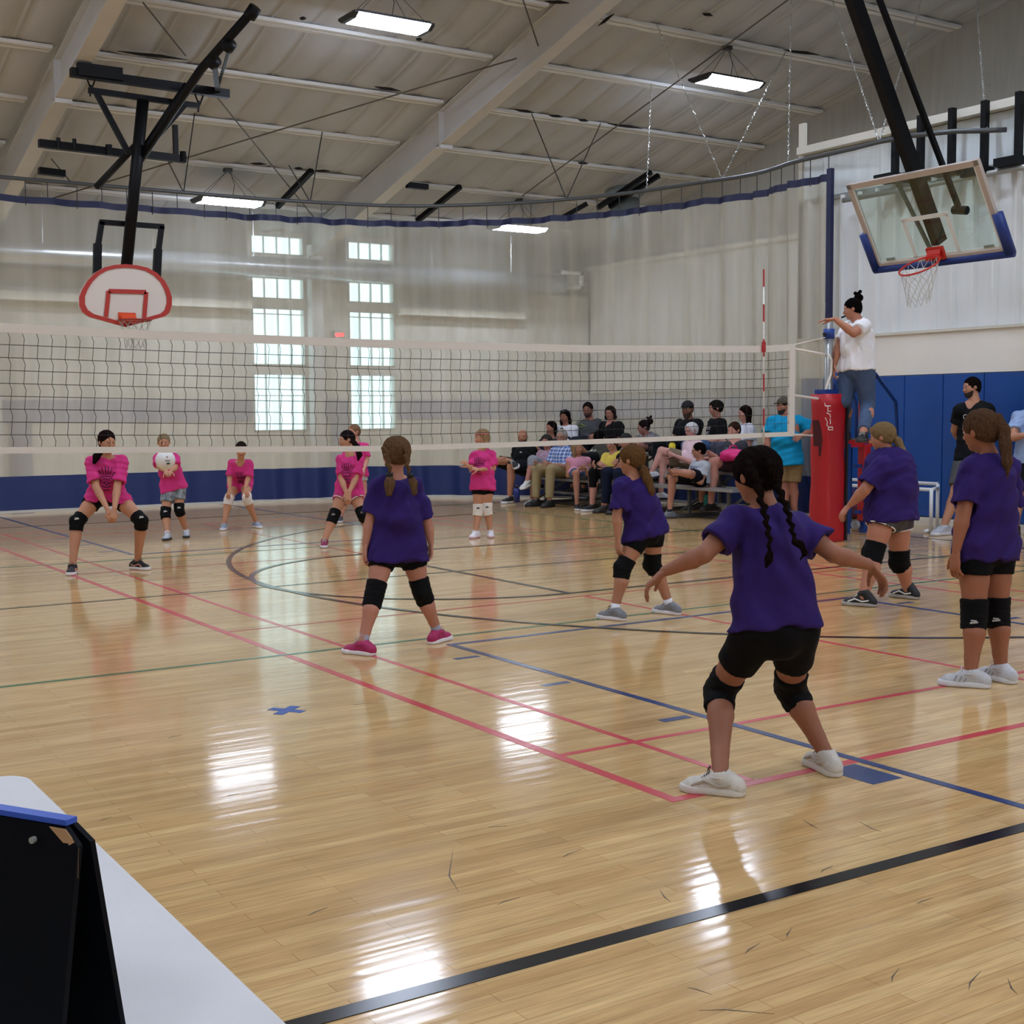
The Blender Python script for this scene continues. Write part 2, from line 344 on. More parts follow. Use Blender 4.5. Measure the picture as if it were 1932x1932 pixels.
# far wall with window openings
OP = [(10.3, 11.45, z0, z1) for z0, z1 in ((1.12, 2.29), (2.47, 3.63), (3.82, 4.25), (4.72, 5.1))]+[(12.47, 13.55, z0, z1) for z0, z1 in ((1.12, 2.29), (2.47, 3.63), (3.82, 4.25), (4.72, 5.1))]
mb = MB(); zt = 5.6
for x0, x1 in ((XL, 10.3), (11.45, 12.47), (13.55, XG+.3)): mb.box((x0, YF, 0), (x1, YF+.2, zt))
for x0, x1 in ((10.3, 11.45), (12.47, 13.55)):
    zz = [0, 1.12, 2.29, 2.47, 3.63, 3.82, 4.25, 4.72, 5.1, zt]
    for i in range(0, 10, 2): mb.box((x0, YF, zz[i]), (x1, YF+.2, zz[i+1]))
struct('wall_far', mb, WALLB)
FRM = mat('window_frame', 'C9CBC6', .5)
def glass_mat(name='pane_glass', tint='E6F4F4', t=.92):
    m = bpy.data.materials.new(name); m.use_nodes = True; nt = m.node_tree; N = nt.nodes; N.remove(N['Principled BSDF'])
    a = N.new('ShaderNodeBsdfTransparent'); a.inputs[0].default_value = lin(tint); g = N.new('ShaderNodeBsdfGlossy'); g.inputs['Roughness'].default_value = .03
    mx = N.new('ShaderNodeMixShader'); mx.inputs[0].default_value = .05
    nt.links.new(a.outputs[0], mx.inputs[1]); nt.links.new(g.outputs[0], mx.inputs[2]); nt.links.new(mx.outputs[0], N['Material Output'].inputs[0]); return m
PANE = glass_mat()
for i, (x0, x1, z0, z1) in enumerate(OP):
    mb = MB(); t = .02
    for a, b in (((x0, YF-.02, z0), (x1, YF+.1, z0+t)), ((x0, YF-.02, z1-t), (x1, YF+.1, z1)), ((x0, YF-.02, z0), (x0+t, YF+.1, z1)), ((x1-t, YF-.02, z0), (x1, YF+.1, z1))): mb.box(a, b)
    for k in (1, 2, 3): xm = x0+(x1-x0)*k/4; mb.box((xm-.006, YF, z0), (xm+.006, YF+.08, z1))
    if z1-z0 > .9: zm = z0+.62*(z1-z0) if z0 < 2 else z1-.12; mb.box((x0, YF, zm-.008), (x1, YF+.08, zm+.008))
    fo_ = struct('window_%d' % (i+1), mb, FRM); part('pane', MB().box((x0+.02, YF+.12, z0+.02), (x1-.02, YF+.126, z1-.02)), PANE, fo_)
trim(MB().box((XL, YF-.012, 1.33), (10.25, YF-.001, 1.76)), mat('grey_stripe', 'A3A3AE', .6)); trim(MB().box((13.6, YF-.012, 1.33), (XG-.03, YF-.001, 1.76)), MATS['grey_stripe'])
trim(MB().box((11.5, YF-.012, 1.33), (12.42, YF-.001, 1.76)), MATS['grey_stripe']); trim(MB().box((5.5, YF-.014, 0.1), (5.9, YF-.002, 1.32)), MATS['grey_stripe']); trim(MB().box((12., YF-.014, 0.1), (12.4, YF-.002, 1.32)), MATS['grey_stripe'])
LED = mat('ledge_paint', 'D8D4C6', .55)
for x0, x1 in ((XL, 10.2), (13.6, 16.8)): trim(MB().box((x0, YF-.28, 3.58), (x1, YF-.01, 3.74)), LED)
mb = MB()
for x0, x1 in ((XL, 10.2), (11.5, 12.4), (13.6, XG-.03)): mb.box((x0, YF-.05, 4.18), (x1, YF-.01, 5.25))
trim(mb, mat('upper_shade_panel', '8F8C82', .7))
def ribs(axis, at, u0, u1, z0, z1, pitch, dep, sgn):
    mb = MB(); u = u0
    vs = []; prof = []
    while u < u1:
        prof += [(u, 0), (u+pitch*.80, 0), (u+pitch*.84, dep), (u+pitch*.96, dep)]; u += pitch
    prof.append((u1, 0)); prof = [(min(a, u1), b) for a, b in prof]; n = len(prof)
    for z in (z0, z1):
        for a, b in prof: vs.append((at+sgn*b, a, z) if axis == 'x' else (a, at+sgn*b, z))
    return mb.add(vs, [(i, i+1, n+i+1, n+i) for i in range(n-1)])
struct('wall_left', MB().box((XL-.3, YB-.3, 0), (XL, YF+.3, 11)), WALLB); struct('wall_back', MB().box((XL, YB-.3, 0), (XG, YB, 9)), CREAM)
struct('wall_gable', MB().box((XG, YB-.3, 0), (XG+.3, YF+.3, 11)), WALLU)
mb = MB(); trim(MB().box((XG-.012, 15.5, 1.33), (XG-.001, YF-.05, 1.76)), MATS['grey_stripe'])
trim(MB().box((XG-.09, 15.5, 4.78), (XG-.01, YF-.05, 4.88)), LED); trim(ribs('x', XG-.02, 13.6, YF-.05, 1.9, 4.8, .45, .03, -1), WALLM)
# nearer right wall: block, metal liner, insulation band, rail
struct('wall_right', MB().box((XW, YB, 0), (XG-.01, YW, 5.0)), WALLM)
mb = MB().box((XW-.09, YB, 1.903), (XW, YW, 2.42)); trim(mb, CREAM); trim(MB().box((XW-.12, YB, 2.42), (XW, YW, 2.455)), LED)
trim(ribs('x', XW-.02, YB, YW, 2.455, 4.33, .30, .085, -1), mat('white_ribbed_metal', 'E9EBEA', .38, metal=.05, var=.03, vscale=2))
trim(MB().box((XW-.06, YB, 4.30), (XW-.01, YW, 4.36)), mat('grey_rail', '9A9C9A', .4, metal=.5))
trim(ribs('x', XW-.02, YB, YW, 4.36, 4.96, 1.0, .02, -1), mat('reflective_insulation', 'DDE4E4', .35, var=.06, vscale=3, stretch=(1, 3, .5)))
trim(MB().box((XW-.16, YB, 4.97), (XW+.1, YW, 5.07)), LED); trim(MB().box((XW-.03, YW-.02, 0), (XW+.02, YW+.09, 5.42)), LED)
struct('baseboard_right', MB().box((XW-.14, YB, 0), (XW, YW, .10)), mat('white_base', 'DCD8CC', .5))
PAD = mat('blue_wall_pad', '114A96', .42, bump=.15, bscale=3)
y = 13.3; k = 0
while y > 8.4:
    p = MB().box((XW-.085, y-.603, .11), (XW-.005, y-.003, 1.9)); thing('wall_pad', p, PAD, 'tall blue vinyl wall pad fixed along the right wall', 'wall pad', 'blue wall pads', bevel=.012); y -= .606
# ------------------------------------------------------------ duct, vent, exit sign
DUCT = mat('spiral_duct', 'C4C8CC', .3, metal=.7, bump=.05, bscale=20, stretch=(6, .1, .1))
t = empty('ventilation_duct', (11, 24.6, 4.35), 'long round metal ventilation duct along the far wall', 'duct')
mb = MB(); mb.tube([(XL+2, 24.6, 4.36), (17.4, 24.6, 4.36)], .2, 20); part('duct_pipe', mb, DUCT, t, True)
for X in range(-16, 18, 2): part('hanger', MB().tube([(X, 24.6, 4.55), (X, 24.6, 5.4)], .01, 6), DUCT, t) if 4 < X else None
t = empty('air_vent', (17.8, 25.2, 4.45), 'white rectangular air vent high on the far wall', 'vent')
part('vent_frame', MB().box((17.55, 25.0, 4.3), (18.25, 25.05, 4.38)).box((17.55, 25.0, 4.62), (18.25, 25.05, 4.7)).box((17.55, 25.0, 4.3), (17.62, 25.05, 4.7)).box((18.18, 25.0, 4.3), (18.25, 25.05, 4.7)), mat('vent_white', 'E4E4DE', .5), t)
part('vent_body', MB().box((17.6, 25.05, 4.34), (18.2, 25.44, 4.66)), mat('vent_grey', '9C9C94', .6), t)
t = empty('exit_sign', (12.2, 25.4, 3.1), 'small red exit sign beside the far windows', 'sign')
part('sign_box', MB().box((12.09, 25.41, 3.04), (12.33, 25.49, 3.2)), mat('sign_body', 'BBB7AC', .5), t)
fc = bpy.data.curves.new('exit_letters', 'FONT'); fc.body = 'EXIT'; fc.size = .1; fc.extrude = .003; fc.align_x = 'CENTER'
fo2 = bpy.data.objects.new('tmp', fc); C.objects.link(fo2); fo2.matrix_world = Matrix.Translation((12.21, 25.405, 3.085)) @ Matrix.Rotation(math.pi/2, 4, 'X')
def bake_text(fo2, name, m, parent):
    bpy.context.view_layer.update(); me = bpy.data.meshes.new_from_object(fo2.evaluated_get(bpy.context.evaluated_depsgraph_get())); me.transform(fo2.matrix_world); bpy.data.objects.remove(fo2)
    return link(name, me, m, parent, False)
bake_text(fo2, 'exit_letters', mat('exit_red', 'FF3040', .5, emit='FF2030', es=3), t)
t = empty('ceiling_vent_pipe', (17.1, 22, 5.6), 'grey flared vent pipe hanging under the roof beyond the curtain', 'pipe')
mb = MB(); c = pY(1178, 375, 22); mb.tube([c+V([0, 0, -.9]), c+V([0, 0, .0])], .3, 20); part('pipe', mb, mat('galvanised', '8C9496', .45, metal=.5), t, True)
part('flared_cap', MB().tube([c, c+V([0, 0, .12]), c+V([0, 0, .26])], [.33, .42, .38], 20), MATS['galvanised'], t, True)
# ------------------------------------------------------------ lights
LENS = mat('light_lens', 'FFFFFF', .4, emit='DDE9FF', es=25); HOUS = mat('light_housing', '2A2C30', .4); WIRE = mat('hanging_wire', '4A4A48', .4, metal=.6)
lights = []
def led(X, Y, lab):
    z = roofz(Y, .62); t = empty('high_bay_light', (X, Y, z), lab, 'ceiling light', 'high bay lights'); hw, hl = .26, .62
    sec = lambda x, s=1.: [(x, Y-hw*s, z+.01), (x, Y-hw*.62*s, z-.05), (x, Y+hw*.62*s, z-.05), (x, Y+hw*s, z+.01)]
    mb = MB(); mb.prism(sec(X-hl+.06), (2*hl-.12, 0, 0)); part('lens', mb, LENS, t)
    for s in (-1, 1):
        mb = MB(); mb.prism([(X+s*(hl-.06), Y-hw, z+.03), (X+s*(hl-.06), Y-hw, z), (X+s*(hl-.06), Y-hw*.62, z-.055), (X+s*(hl-.06), Y+hw*.62, z-.055), (X+s*(hl-.06), Y+hw, z), (X+s*(hl-.06), Y+hw, z+.03)], (s*.06, 0, 0)); part('end_cap', mb, HOUS, t)
    part('housing', MB().box((X-hl+.06, Y-hw, z+.012), (X+hl-.06, Y+hw, z+.045)).box((X-.25, Y-.08, z+.045), (X+.25, Y+.08, z+.09)), HOUS, t)
    for s in (-1, 1):
        for q in (-1, 1): part('suspension_wire', MB().tube([(X+s*(hl-.1), Y+q*hw*.8, z+.03), (X, Y, z+.55)], .004, 5), WIRE, t)
    part('hook', MB().box((X-.07, Y-.05, z+.52), (X+.07, Y+.05, z+.6)).tube([(X+.05, Y, z+.52), (X+.12, Y, z+.3), (X+.08, Y, z+.09)], .006, 5), WIRE, t)
    return t
names = {(8.8, 16.65): 'long white high bay light nearest overhead, left of the big roof beam', (15.1, 16.65): 'long white high bay light right of the big roof beam, above the curtain rail',
         (8.85, 22.9): 'white high bay light low behind the curtain rail at left', (15.15, 23.0): 'white high bay light glowing behind the curtain near the centre'}
for X, Y in names: led(X, Y, names[(X, Y)])
for X in (-10.1, -3.8, 2.4, 8.8, 15.1):
    for Y in (22.9, 16.65, 10.4, 4.1, -2.2, -8.4):
        if (X > 8 and Y > 12) or (X < -5 and Y < 0): continue
        led(11.6 if X > 15 and Y < 12 else X, Y, 'long white high bay light outside the picture over the hall')  # unseen right-hand lamps are moved inward to brighten the right wall
# ------------------------------------------------------------ roof bracing rods, braces
ROD = mat('bracing_rod', '5C564E', .5, metal=.4); BLKM = mat('black_steel', '08090D', .5, spec=.2, bump=.05, bscale=30)
def rodr(a, b, lab, off=.35, r=.012): thing('bracing_rod', MB().tube([pR(a[0], a[1], off), pR(b[0], b[1], off)], r, 6), ROD, lab, 'rod', 'roof bracing rods')
rodr((975, 110), (80, 380), 'long thin bracing rod crossing the roof left of the big beam'); rodr((400, 172), (600, 420), 'thin bracing rod slanting down left to the curtain rail')
rodr((980, -20), (1016, 88), 'short bracing rod meeting the top of the big roof beam'); rodr((1500, -10), (985, 370), 'long thin bracing rod crossing the roof right of the big beam')
rodr((270, 5), (350, 105), 'faint bracing rod near the top left roof beam')
for (a, b, l) in (((523, 390), (588, 322), 'black diagonal steel brace behind the curtain rail at left'), ((788, 416), (868, 352), 'black diagonal steel brace behind the rail left of centre'), ((1062, 410), (1108, 384), 'short black diagonal brace right of the centre light'),
                  ((1128, 392), (1228, 325), 'long black diagonal brace beside the grey vent pipe'), ((1150, 390), (1243, 331), 'thinner black diagonal brace beside the grey vent pipe')):
    thing('steel_brace', MB().bar(pR(a[0], a[1], .5), pR(b[0], b[1], .3), .09, .09), BLKM, l, 'brace', 'black diagonal braces')
thing('mounting_bar', MB().bar(pY(768, 349, 21.8), pY(806, 353, 21.8), .12, .1), BLKM, 'short black bar clamped under the big roof beam', 'bar')
thing('mounting_bar', MB().bar(pY(73, 322, 21.), pY(122, 328, 21.), .13, .1), BLKM, 'short black bar clamped under the left roof beam', 'bar')
GAP = mat('insulation_gap', '1C1714', .9); ceil = bpy.data.objects['ceiling']
for a in ((1159, 26, 1128, 49), (1027, 2, 1076, 6), (970, 206, 1009, 213), (1035, 217, 1063, 221), (1091, 225, 1110, 229), (1146, 233, 1213, 243), (706, 163, 757, 172), (472, 308, 503, 310), (555, 317, 571, 318), (591, 322, 625, 323), (221, 96, 355, 113), (1478, 94, 1548, 104), (1325, 25, 1345, 30), (565, 34, 578, 35), (785, 73, 797, 75), (1090, 307, 1110, 309)):
    p, q = pR(a[0], a[1], .13), pR(a[2], a[3], .13); n_ = nrm(np.cross(q-p, V([0, -.97, .24])))*.0
    part('insulation_gap', MB().tube([p, p*.7+q*.3+V([0, .02, 0]), p*.4+q*.6-V([0, .01, 0]), q], [.004, .022, .026, .004], 6), GAP, ceil, True)
# ------------------------------------------------------------ divider curtain
ztop = lambda s: 4.7-.12*max(0, min(1, (s-19)/3.2))
ctl = [(-12, 20.6), (4, 20.6), (6.8, 20.58), (8.3, 20.55), (9.5, 20.4), (10.7, 20.1), (11.55, 19.55), (12.5, 18.6), (13.2, 17.35), (13.62, 16.0), (13.74, 14.9), (13.6, 14.1), (13.3, 13.3), (13.18, 12.55)]
def cat(ctl, step):
    P = [V(p, float) for p in ctl]; out = []
    for i in range(len(P)-1):
        p0, p1, p2, p3 = P[max(i-1, 0)], P[i], P[i+1], P[min(i+2, len(P)-1)]; n = max(1, int(np.linalg.norm(p2-p1)/step))
        for k in range(n):
            t = k/n; out.append(.5*((2*p1)+(p2-p0)*t+(2*p0-5*p1+4*p2-p3)*t*t+(3*p1-p0-3*p2+p3)*t**3))
    out.append(P[-1]); return out
path = cat(ctl, .045); S = [0.]
for i in range(1, len(path)): S.append(S[-1]+np.linalg.norm(path[i]-path[i-1]))
S = V(S); TOT = S[-1]
def ztopf(s): return 4.72-.14*max(0., min(1., (s-(TOT-3.2))/3.2))
CURT = bpy.data.materials.new('curtain_mesh'); CURT.use_nodes = True
def curt():
    nt = CURT.node_tree; N = nt.nodes; L = nt.links; N.remove(N['Principled BSDF'])
    tr = N.new('ShaderNodeBsdfTransparent'); tr.inputs[0].default_value = (.96, .95, .9, 1); df = N.new('ShaderNodeBsdfDiffuse'); tl = N.new('ShaderNodeBsdfTranslucent')
    gl = N.new('ShaderNodeBsdfGlossy'); gl.inputs['Roughness'].default_value = .35; gl.inputs[0].default_value = (.8, .8, .78, 1)
    tc = N.new('ShaderNodeTexCoord'); mp = N.new('ShaderNodeMapping'); mp.inputs['Scale'].default_value = (1.6, 1.6, .16); n = N.new('ShaderNodeTexNoise'); n.inputs['Scale'].default_value = 2; n.inputs['Detail'].default_value = 5
    L.new(tc.outputs['Object'], mp.inputs[0]); L.new(mp.outputs[0], n.inputs['Vector']); r = N.new('ShaderNodeValToRGB'); r.color_ramp.elements[0].position = .3; r.color_ramp.elements[1].position = .75
    r.color_ramp.elements[0].color = lin('BDB7A4'); r.color_ramp.elements[1].color = lin('E2DDCC'); L.new(n.outputs['Fac'], r.inputs[0])
    L.new(r.outputs[0], df.inputs[0]); L.new(r.outputs[0], tl.inputs[0])
    a = N.new('ShaderNodeMixShader'); a.inputs[0].default_value = .25; L.new(df.outputs[0], a.inputs[1]); L.new(tl.outputs[0], a.inputs[2])
    g = N.new('ShaderNodeMixShader'); g.inputs[0].default_value = .08; L.new(a.outputs[0], g.inputs[1]); L.new(gl.outputs[0], g.inputs[2])
    lw = N.new('ShaderNodeLayerWeight'); lw.inputs['Blend'].default_value = .35; mr = N.new('ShaderNodeMapRange'); mr.inputs['To Min'].default_value = .42; mr.inputs['To Max'].default_value = .92
    L.new(lw.outputs['Facing'], mr.inputs[0]); m = N.new('ShaderNodeMixShader'); L.new(mr.outputs[0], m.inputs[0]); L.new(tr.outputs[0], m.inputs[1]); L.new(g.outputs[0], m.inputs[2]); L.new(m.outputs[0], N['Material Output'].inputs[0])
curt()
NAVY = mat('curtain_navy', '1B2F66', .5, bump=.5, bscale=2.5, stretch=(2, 2, .8)); NAVYH = mat('curtain_hem', '151B45', .5)
def drape(i, z, amp=1.):
    s = S[i]; p = path[i]; d = nrm(path[min(i+1, len(path)-1)]-path[max(i-1, 0)]); n = V([-d[1], d[0]])
    a = .012 if s < TOT-11.5 else .045
    o = a*(math.sin(s*9.1+1.3*math.sin(s*1.7))+.6*math.sin(s*17.3+z*.6)+.5*math.sin(s*4.1))*amp
    return p+n*o
def sheet(z0f, z1f, nz, amp=1., thick=0, i0=0, i1=None):
    i1 = len(path) if i1 is None else i1; mb = MB(); vs = []; n = i1-i0
    for j in range(nz+1):
        for i in range(i0, i1):
            z = z0f(S[i])+(z1f(S[i])-z0f(S[i]))*j/nz; p = drape(i, z, amp); vs.append((p[0], p[1], z))
    return mb.add(vs, [(j*n+i, j*n+i+1, (j+1)*n+i+1, (j+1)*n+i) for j in range(nz) for i in range(n-1)])
CT = empty('divider_curtain', (6, 20.6, 0), 'tall translucent beige gym divider curtain with blue lower band', 'curtain')
zt_ = lambda s: ztopf(s)-.1+.006*math.sin(s*8.9)
part('mesh_panel', sheet(lambda s: .56, zt_, 10), CURT, CT, True, label='translucent beige upper panel')
part('lower_panel', sheet(lambda s: .05, lambda s: .56, 4), NAVY, CT, True, label='opaque navy lower panel')
part('bottom_hem', sheet(lambda s: .012, lambda s: .05, 1), mat('white_hem', 'C9C9C4', .6), CT, True, label='white bottom hem')
part('top_hem', sheet(zt_, lambda s: zt_(s)+.1, 1), NAVYH, CT, True, label='navy top hem')
pe = path[-1]; part('edge_hem', MB().box((pe[0]-.03, pe[1]-.07, .05), (pe[0]+.03, pe[1]+.01, ztopf(TOT)+.06)), NAVYH, CT, label='navy side hem')
TRK = mat('track_pipe', '55585A', .45, metal=.4)
tr_pts = [V([path[i][0], path[i][1], ztopf(S[i])+.25]) for i in range(0, len(path), 8)]+[V([13.05, 12.0, 4.8]), V([12.85, 11.4, 4.76]), V([12.82, 10.9, 4.74]), V([12.98, 10.4, 4.72]), V([13.2, 10.1, 4.7]), V([13.36, 9.95, 4.7])]
RT = thing('curtain_track', MB().tube(tr_pts, .03, 8), TRK, 'grey curved curtain rail pipe hung from the roof by chains', 'curtain rail', smooth=True)
s = 0.3; CHN = mat('chain_dark', '3A3A3C', .5, metal=.5); CHL = mat('chain_bright', 'B9BBB8', .35, metal=.6)
while s < TOT:
    i = int(np.searchsorted(S, s)); i = min(i, len(path)-1); p = path[i]
    if p[0] > 3.5: part('hanger_chain', MB().tube([(p[0], p[1], ztopf(s)+.25), (p[0], p[1], ztopf(s)-.13)], .007, 5), CHN, CT)
    s += .40
def chain(a, b, lab, bright=False):
    a = V(a); b = V(b); L = np.linalg.norm(b-a); mb = MB(); d = nrm(b-a); t = empty('hanging_chain', b, lab, 'chain', 'chains holding the curtain rail')
    if bright:
        n = int(L/.05); x = nrm(np.cross(d, V([.3, 1, .2]))); y = np.cross(d, x)
        pts = []
        for i in range(n*3+1):
            k = i/3; th = k*math.pi; pts.append(a+d*(L*i/(n*3))+(x*math.cos(th)+y*math.sin(th))*.008)
        mb.tube(pts, .008, 4)
        part('links', mb, CHL, t)
    else: part('links', mb.tube([a, b], .01, 5), CHN, t)
def ontrack(x, y):  # point of the rail closest to a pixel
    best = min(tr_pts, key=lambda p: abs(966+FPX*((p-CAM)@CR)/((p-CAM)@CF)-x) if (p-CAM)@CF > 1 else 1e9); return best
for x, (u, v), lab, br in ((566, (608, 249), 'left', 0), (566, (545, 312), 'left', 0), (329, (367, 214), 'a', 0), (329, (310, 290), 'a', 0), (97, (97, 300), 'b', 0), (1068, (1003, 215), 'c', 0), (1068, (1133, 233), 'c', 0), (1227, (1229, 156), 'd', 1), (1361, (1239, 46), 'e', 1), (1361, (1482, 98), 'e', 1),
                        (1493, (1494, -40), 'f', 1), (1655, (1560, -30), 'g', 1), (1655, (1748, -30), 'g', 1), (1846, (1838, -60), 'h', 1)):
    D = {'left': 'chain of the V at the rail left of the big roof beam', 'a': 'chain of the V behind the left backboard mast', 'b': 'short chain at the far left end of the rail', 'c': 'chain of the V hanging right of the centre light', 'd': 'single chain dropping straight to the rail above the spectators',
         'e': 'bright twisted chain of the V below the right high bay light', 'f': 'single long chain above the curtain corner', 'g': 'thin chain of the V behind the glass backboard mast', 'h': 'bright twisted chain above the glass backboard'}[lab]
    chain(pR(u, v, .1) if v > -5 else pR(u, v, .1), ontrack(x, 0), D, bool(br))
# ------------------------------------------------------------ black posts on the right wall
for i, (x, y0, y1) in enumerate(((1690, 230, 330), (1738, 218, 326), (1797, 204, 316), (1859, 190, 318), (1924, 173, 298))):
    a = pX(x, y0, 13.28); b = pX(x, y1, 13.28)
    t = empty('wall_post', b, ['black steel post at the left end of the wall row', 'black steel post half hidden by the slanting mast', 'black steel post in the middle of the wall row', 'black steel post above the right end of the glass backboard', 'tallest black steel post by the right picture edge'][i], 'post', 'black posts standing above the wall')
    part('post', MB().box((13.24, a[1]-.035, b[2]), (13.32, a[1]+.035, a[2])), BLKM, t)
    part('bracket', MB().box((13.2, a[1]-.04, b[2]-.07), (13.42, a[1]+.28, b[2]+.03)), BLKM, t)
thing('wall_pipe', MB().tube([(13.3, 12.4, 4.22), (13.3, 8.6, 4.22)], .035, 10), mat('pipe_light','A8AAA8',.4,metal=.4), 'light grey pipe running along the ribbed right wall', 'pipe', smooth=True)
# ------------------------------------------------------------ glass backboard
GB = empty('glass_basketball_hoop', (12, 9.95, 3.1), 'rectangular glass backboard with blue edge padding and orange rim, hung tilted by the right wall', 'basketball hoop')
b0 = V([12.24, 10.85, 3.14]); b1 = V([12.24, 9.05, 3.14]); t0 = V([11.70, 10.85, 4.06]); up = nrm(t0-b0); hh = np.linalg.norm(t0-b0); yv = V([0, -1., 0]); nf = nrm(np.cross(up, yv)); nf = nf if nf[0] < 0 else -nf
def g(u, v, n=0.): return b0+yv*(u*1.8)+up*(v*hh)+nf*n
def gbar(a, b, w_, h_): mb = MB(); return mb.bar(g(*a), g(*b), w_, h_, nf)
ALU = mat('board_frame', 'BDB2AA', .4, metal=.2); WHT = mat('white_paint', 'E9EDEC', .5); BPAD = mat('board_pad', '0F2F78', .45); RIMM = mat('rim_orange', 'C4271B', .35); 
mb = MB()
for a, b in (((0, .02), (1, .02)), ((0, .97), (1, .97)), ((.015, 0), (.015, 1)), ((.985, 0), (.985, 1))): mb.bar(g(*a), g(*b), .06, .05, nf)
part('board_frame', mb, ALU, GB)
part('inner_edge', MB().bar(g(.05, .06, .012), g(.95, .06, .012), .035, .006, nf).bar(g(.05, .94, .012), g(.95, .94, .012), .012, .006, nf).bar(g(.965, .06, .012), g(.965, .94, .012), .03, .006, nf).bar(g(.035, .06, .012), g(.035, .94, .012), .03, .006, nf), WHT, GB)
mb = MB(); mb.add([g(.03, .04), g(.97, .04), g(.97, .96), g(.03, .96), g(.03, .04, .012), g(.97, .04, .012), g(.97, .96, .012), g(.03, .96, .012)], [(0, 3, 2, 1), (4, 5, 6, 7), (0, 1, 5, 4), (1, 2, 6, 5), (2, 3, 7, 6), (3, 0, 4, 7)])
part('glass_panel', mb, glass_mat('board_glass', 'EEF6F1'), GB)
mb = MB()
for a, b in (((.335, .06), (.335, .5)), ((.665, .06), (.665, .5)), ((.32, .5), (.68, .5)), ((.32, .06), (.68, .06))): mb.bar(g(a[0], a[1], .016), g(b[0], b[1], .016), .05, .004, nf)
part('target_square', mb, WHT, GB)
for a, b in (((-.01, .42), (-.01, -.02)), ((1.01, .42), (1.01, -.02)), ((-.03, -.02), (1.03, -.02))):
    part('edge_pad', MB().tube([g(a[0], a[1], .01), g(b[0], b[1], .01)], .045 if a[1] == b[1] else .06, 10), BPAD, GB, True)
rc = g(.5, .02, .0); RR = .228; rcen = g(.5, .1, .12+RR)
part('rim_bracket', MB().bar(g(.5, .02, .03), g(.5, .16, .03), .22, .04, nf).prism([g(.45, .13, .04), g(.55, .13, .04), g(.55, .05, .13), g(.45, .05, .13)], up*.02).prism([g(.46, .12, .04), g(.46, .04, .04), g(.46, .09, .16)], yv*.15), RIMM, GB)
ring = [rcen+RR*(math.cos(a)*yv+math.sin(a)*nf) for a in np.linspace(0, 2*math.pi, 33)[:-1]]
RIM = part('rim', MB().tube(ring, .011, 8, True), RIMM, GB, True)
def hoop_net(ring, drop, shrink, parent, m, r=.0035):
    mb = MB(); n = 12; cen = sum(ring)/len(ring); lev = 5; P = []
    for l in range(lev+1):
        row = []
        for k in range(n*2):
            q = ring[int(k*len(ring)/(n*2)) % len(ring)]; f = 1-shrink*(l/lev)**.8; c = cen+(q-cen)*f; c = c*1.; c[2] = (q[2] if l == 0 else cen[2]*.6*min(1, l/2)+q[2]*(1-.6*min(1, l/2)))-drop*l/lev; row.append(c)
        P.append(row)
    for l in range(lev):
        for k in range(n*2):
            if (k+l) % 2: continue
            for s_ in (-1, 1): mb.tube([P[l][k], P[l+1][(k+s_) % (n*2)]], r, 4)
    return part('hoop_net', mb, m, parent)
hoop_net(ring, .42, .45, GB, mat('net_string', 'C9C5BC', .8))
part('mast', MB().bar(g(.48, .15, -.12), g(.48, 3.2, -.12), .16, .1, yv), BLKM, GB); part('rear_pipe', MB().bar(g(.62, .45, -.3), g(.5, 3.3, -.42), .05, .05, yv), BLKM, GB)
part('pipe_foot', MB().tube([g(.58, .42, -.3), g(.68, .4, -.28)], .05, 10), BLKM, GB); part('frame_strut', MB().bar(g(.42, .05, -.08), g(.34, .98, -.08), .035, .035, yv), mat('grey_strut', '6C706C', .5), GB)
for u in (.1, .85): part('glass_clip', MB().bar(g(u, .09, .02), g(u+.07, .09, .02), .03, .012, nf), mat('clip', '8D9A94', .4), GB)
# ------------------------------------------------------------ fan backboard
FB = empty('fan_basketball_hoop', (5.85, 19.2, 3.), 'white fan shaped backboard with red border on a black ceiling mast', 'basketball hoop')
YB_ = 19.25; P_ = lambda x, y, Y=YB_: pY(x, y, Y)
c0 = P_(236.5, 556)
fan = []
px_ = [(197, 504.5), (215, 500), (237, 498.5), (258, 500.5), (278, 505), (296, 515), (310, 529), (319, 545), (324, 561), (324, 576), (319, 590), (311, 597), (275, 607), (237, 617), (215, 611), (168, 598), (155, 589), (149, 577), (149, 560), (155, 545), (165, 529), (180, 514)]
fan = [P_(x, y) for x, y in px_]; cen = sum(fan)/len(fan)
REDB = mat('board_red', 'AE2A1E', .4); BW = mat('board_white', 'D8CCC0', .45)
part('board', MB().prism(fan, (0, .04, 0)), BW, FB)
def band(pts, w_, dy, closed=True):
    mb = MB(); n = len(pts); vs = []
    for p in pts: q = p+(cen-p)*w_; vs += [p+V([0, dy, 0]), q+V([0, dy, 0]), p+V([0, dy+.006, 0]), q+V([0, dy+.006, 0])]
    fs = []
    for i in range(n):
        a = 4*i; b = 4*((i+1) % n); fs += [(a, b, b+1, a+1), (a, a+2, b+2, b), (a+1, b+1, b+3, a+3)]
    return mb.add(vs, fs)
part('red_border', band(fan, .12, -.012), REDB, FB)
sq = [P_(x, y, YB_-.012) for x, y in ((200, 598), (205, 549), (276, 551), (272, 603))]; part('target_square', MB().bar(sq[0], sq[1], .062, .006, (0, 1, 0)).bar(sq[1], sq[2], .062, .006, (0, 1, 0)).bar(sq[2], sq[3], .062, .006, (0, 1, 0)), REDB, FB)
rz = P_(240, 607)[2]; rX = P_(240, 607)[0]; ring = [V([rX+.228*math.cos(a), YB_-.36+.228*math.sin(a), rz]) for a in np.linspace(0, 2*math.pi, 33)[:-1]]
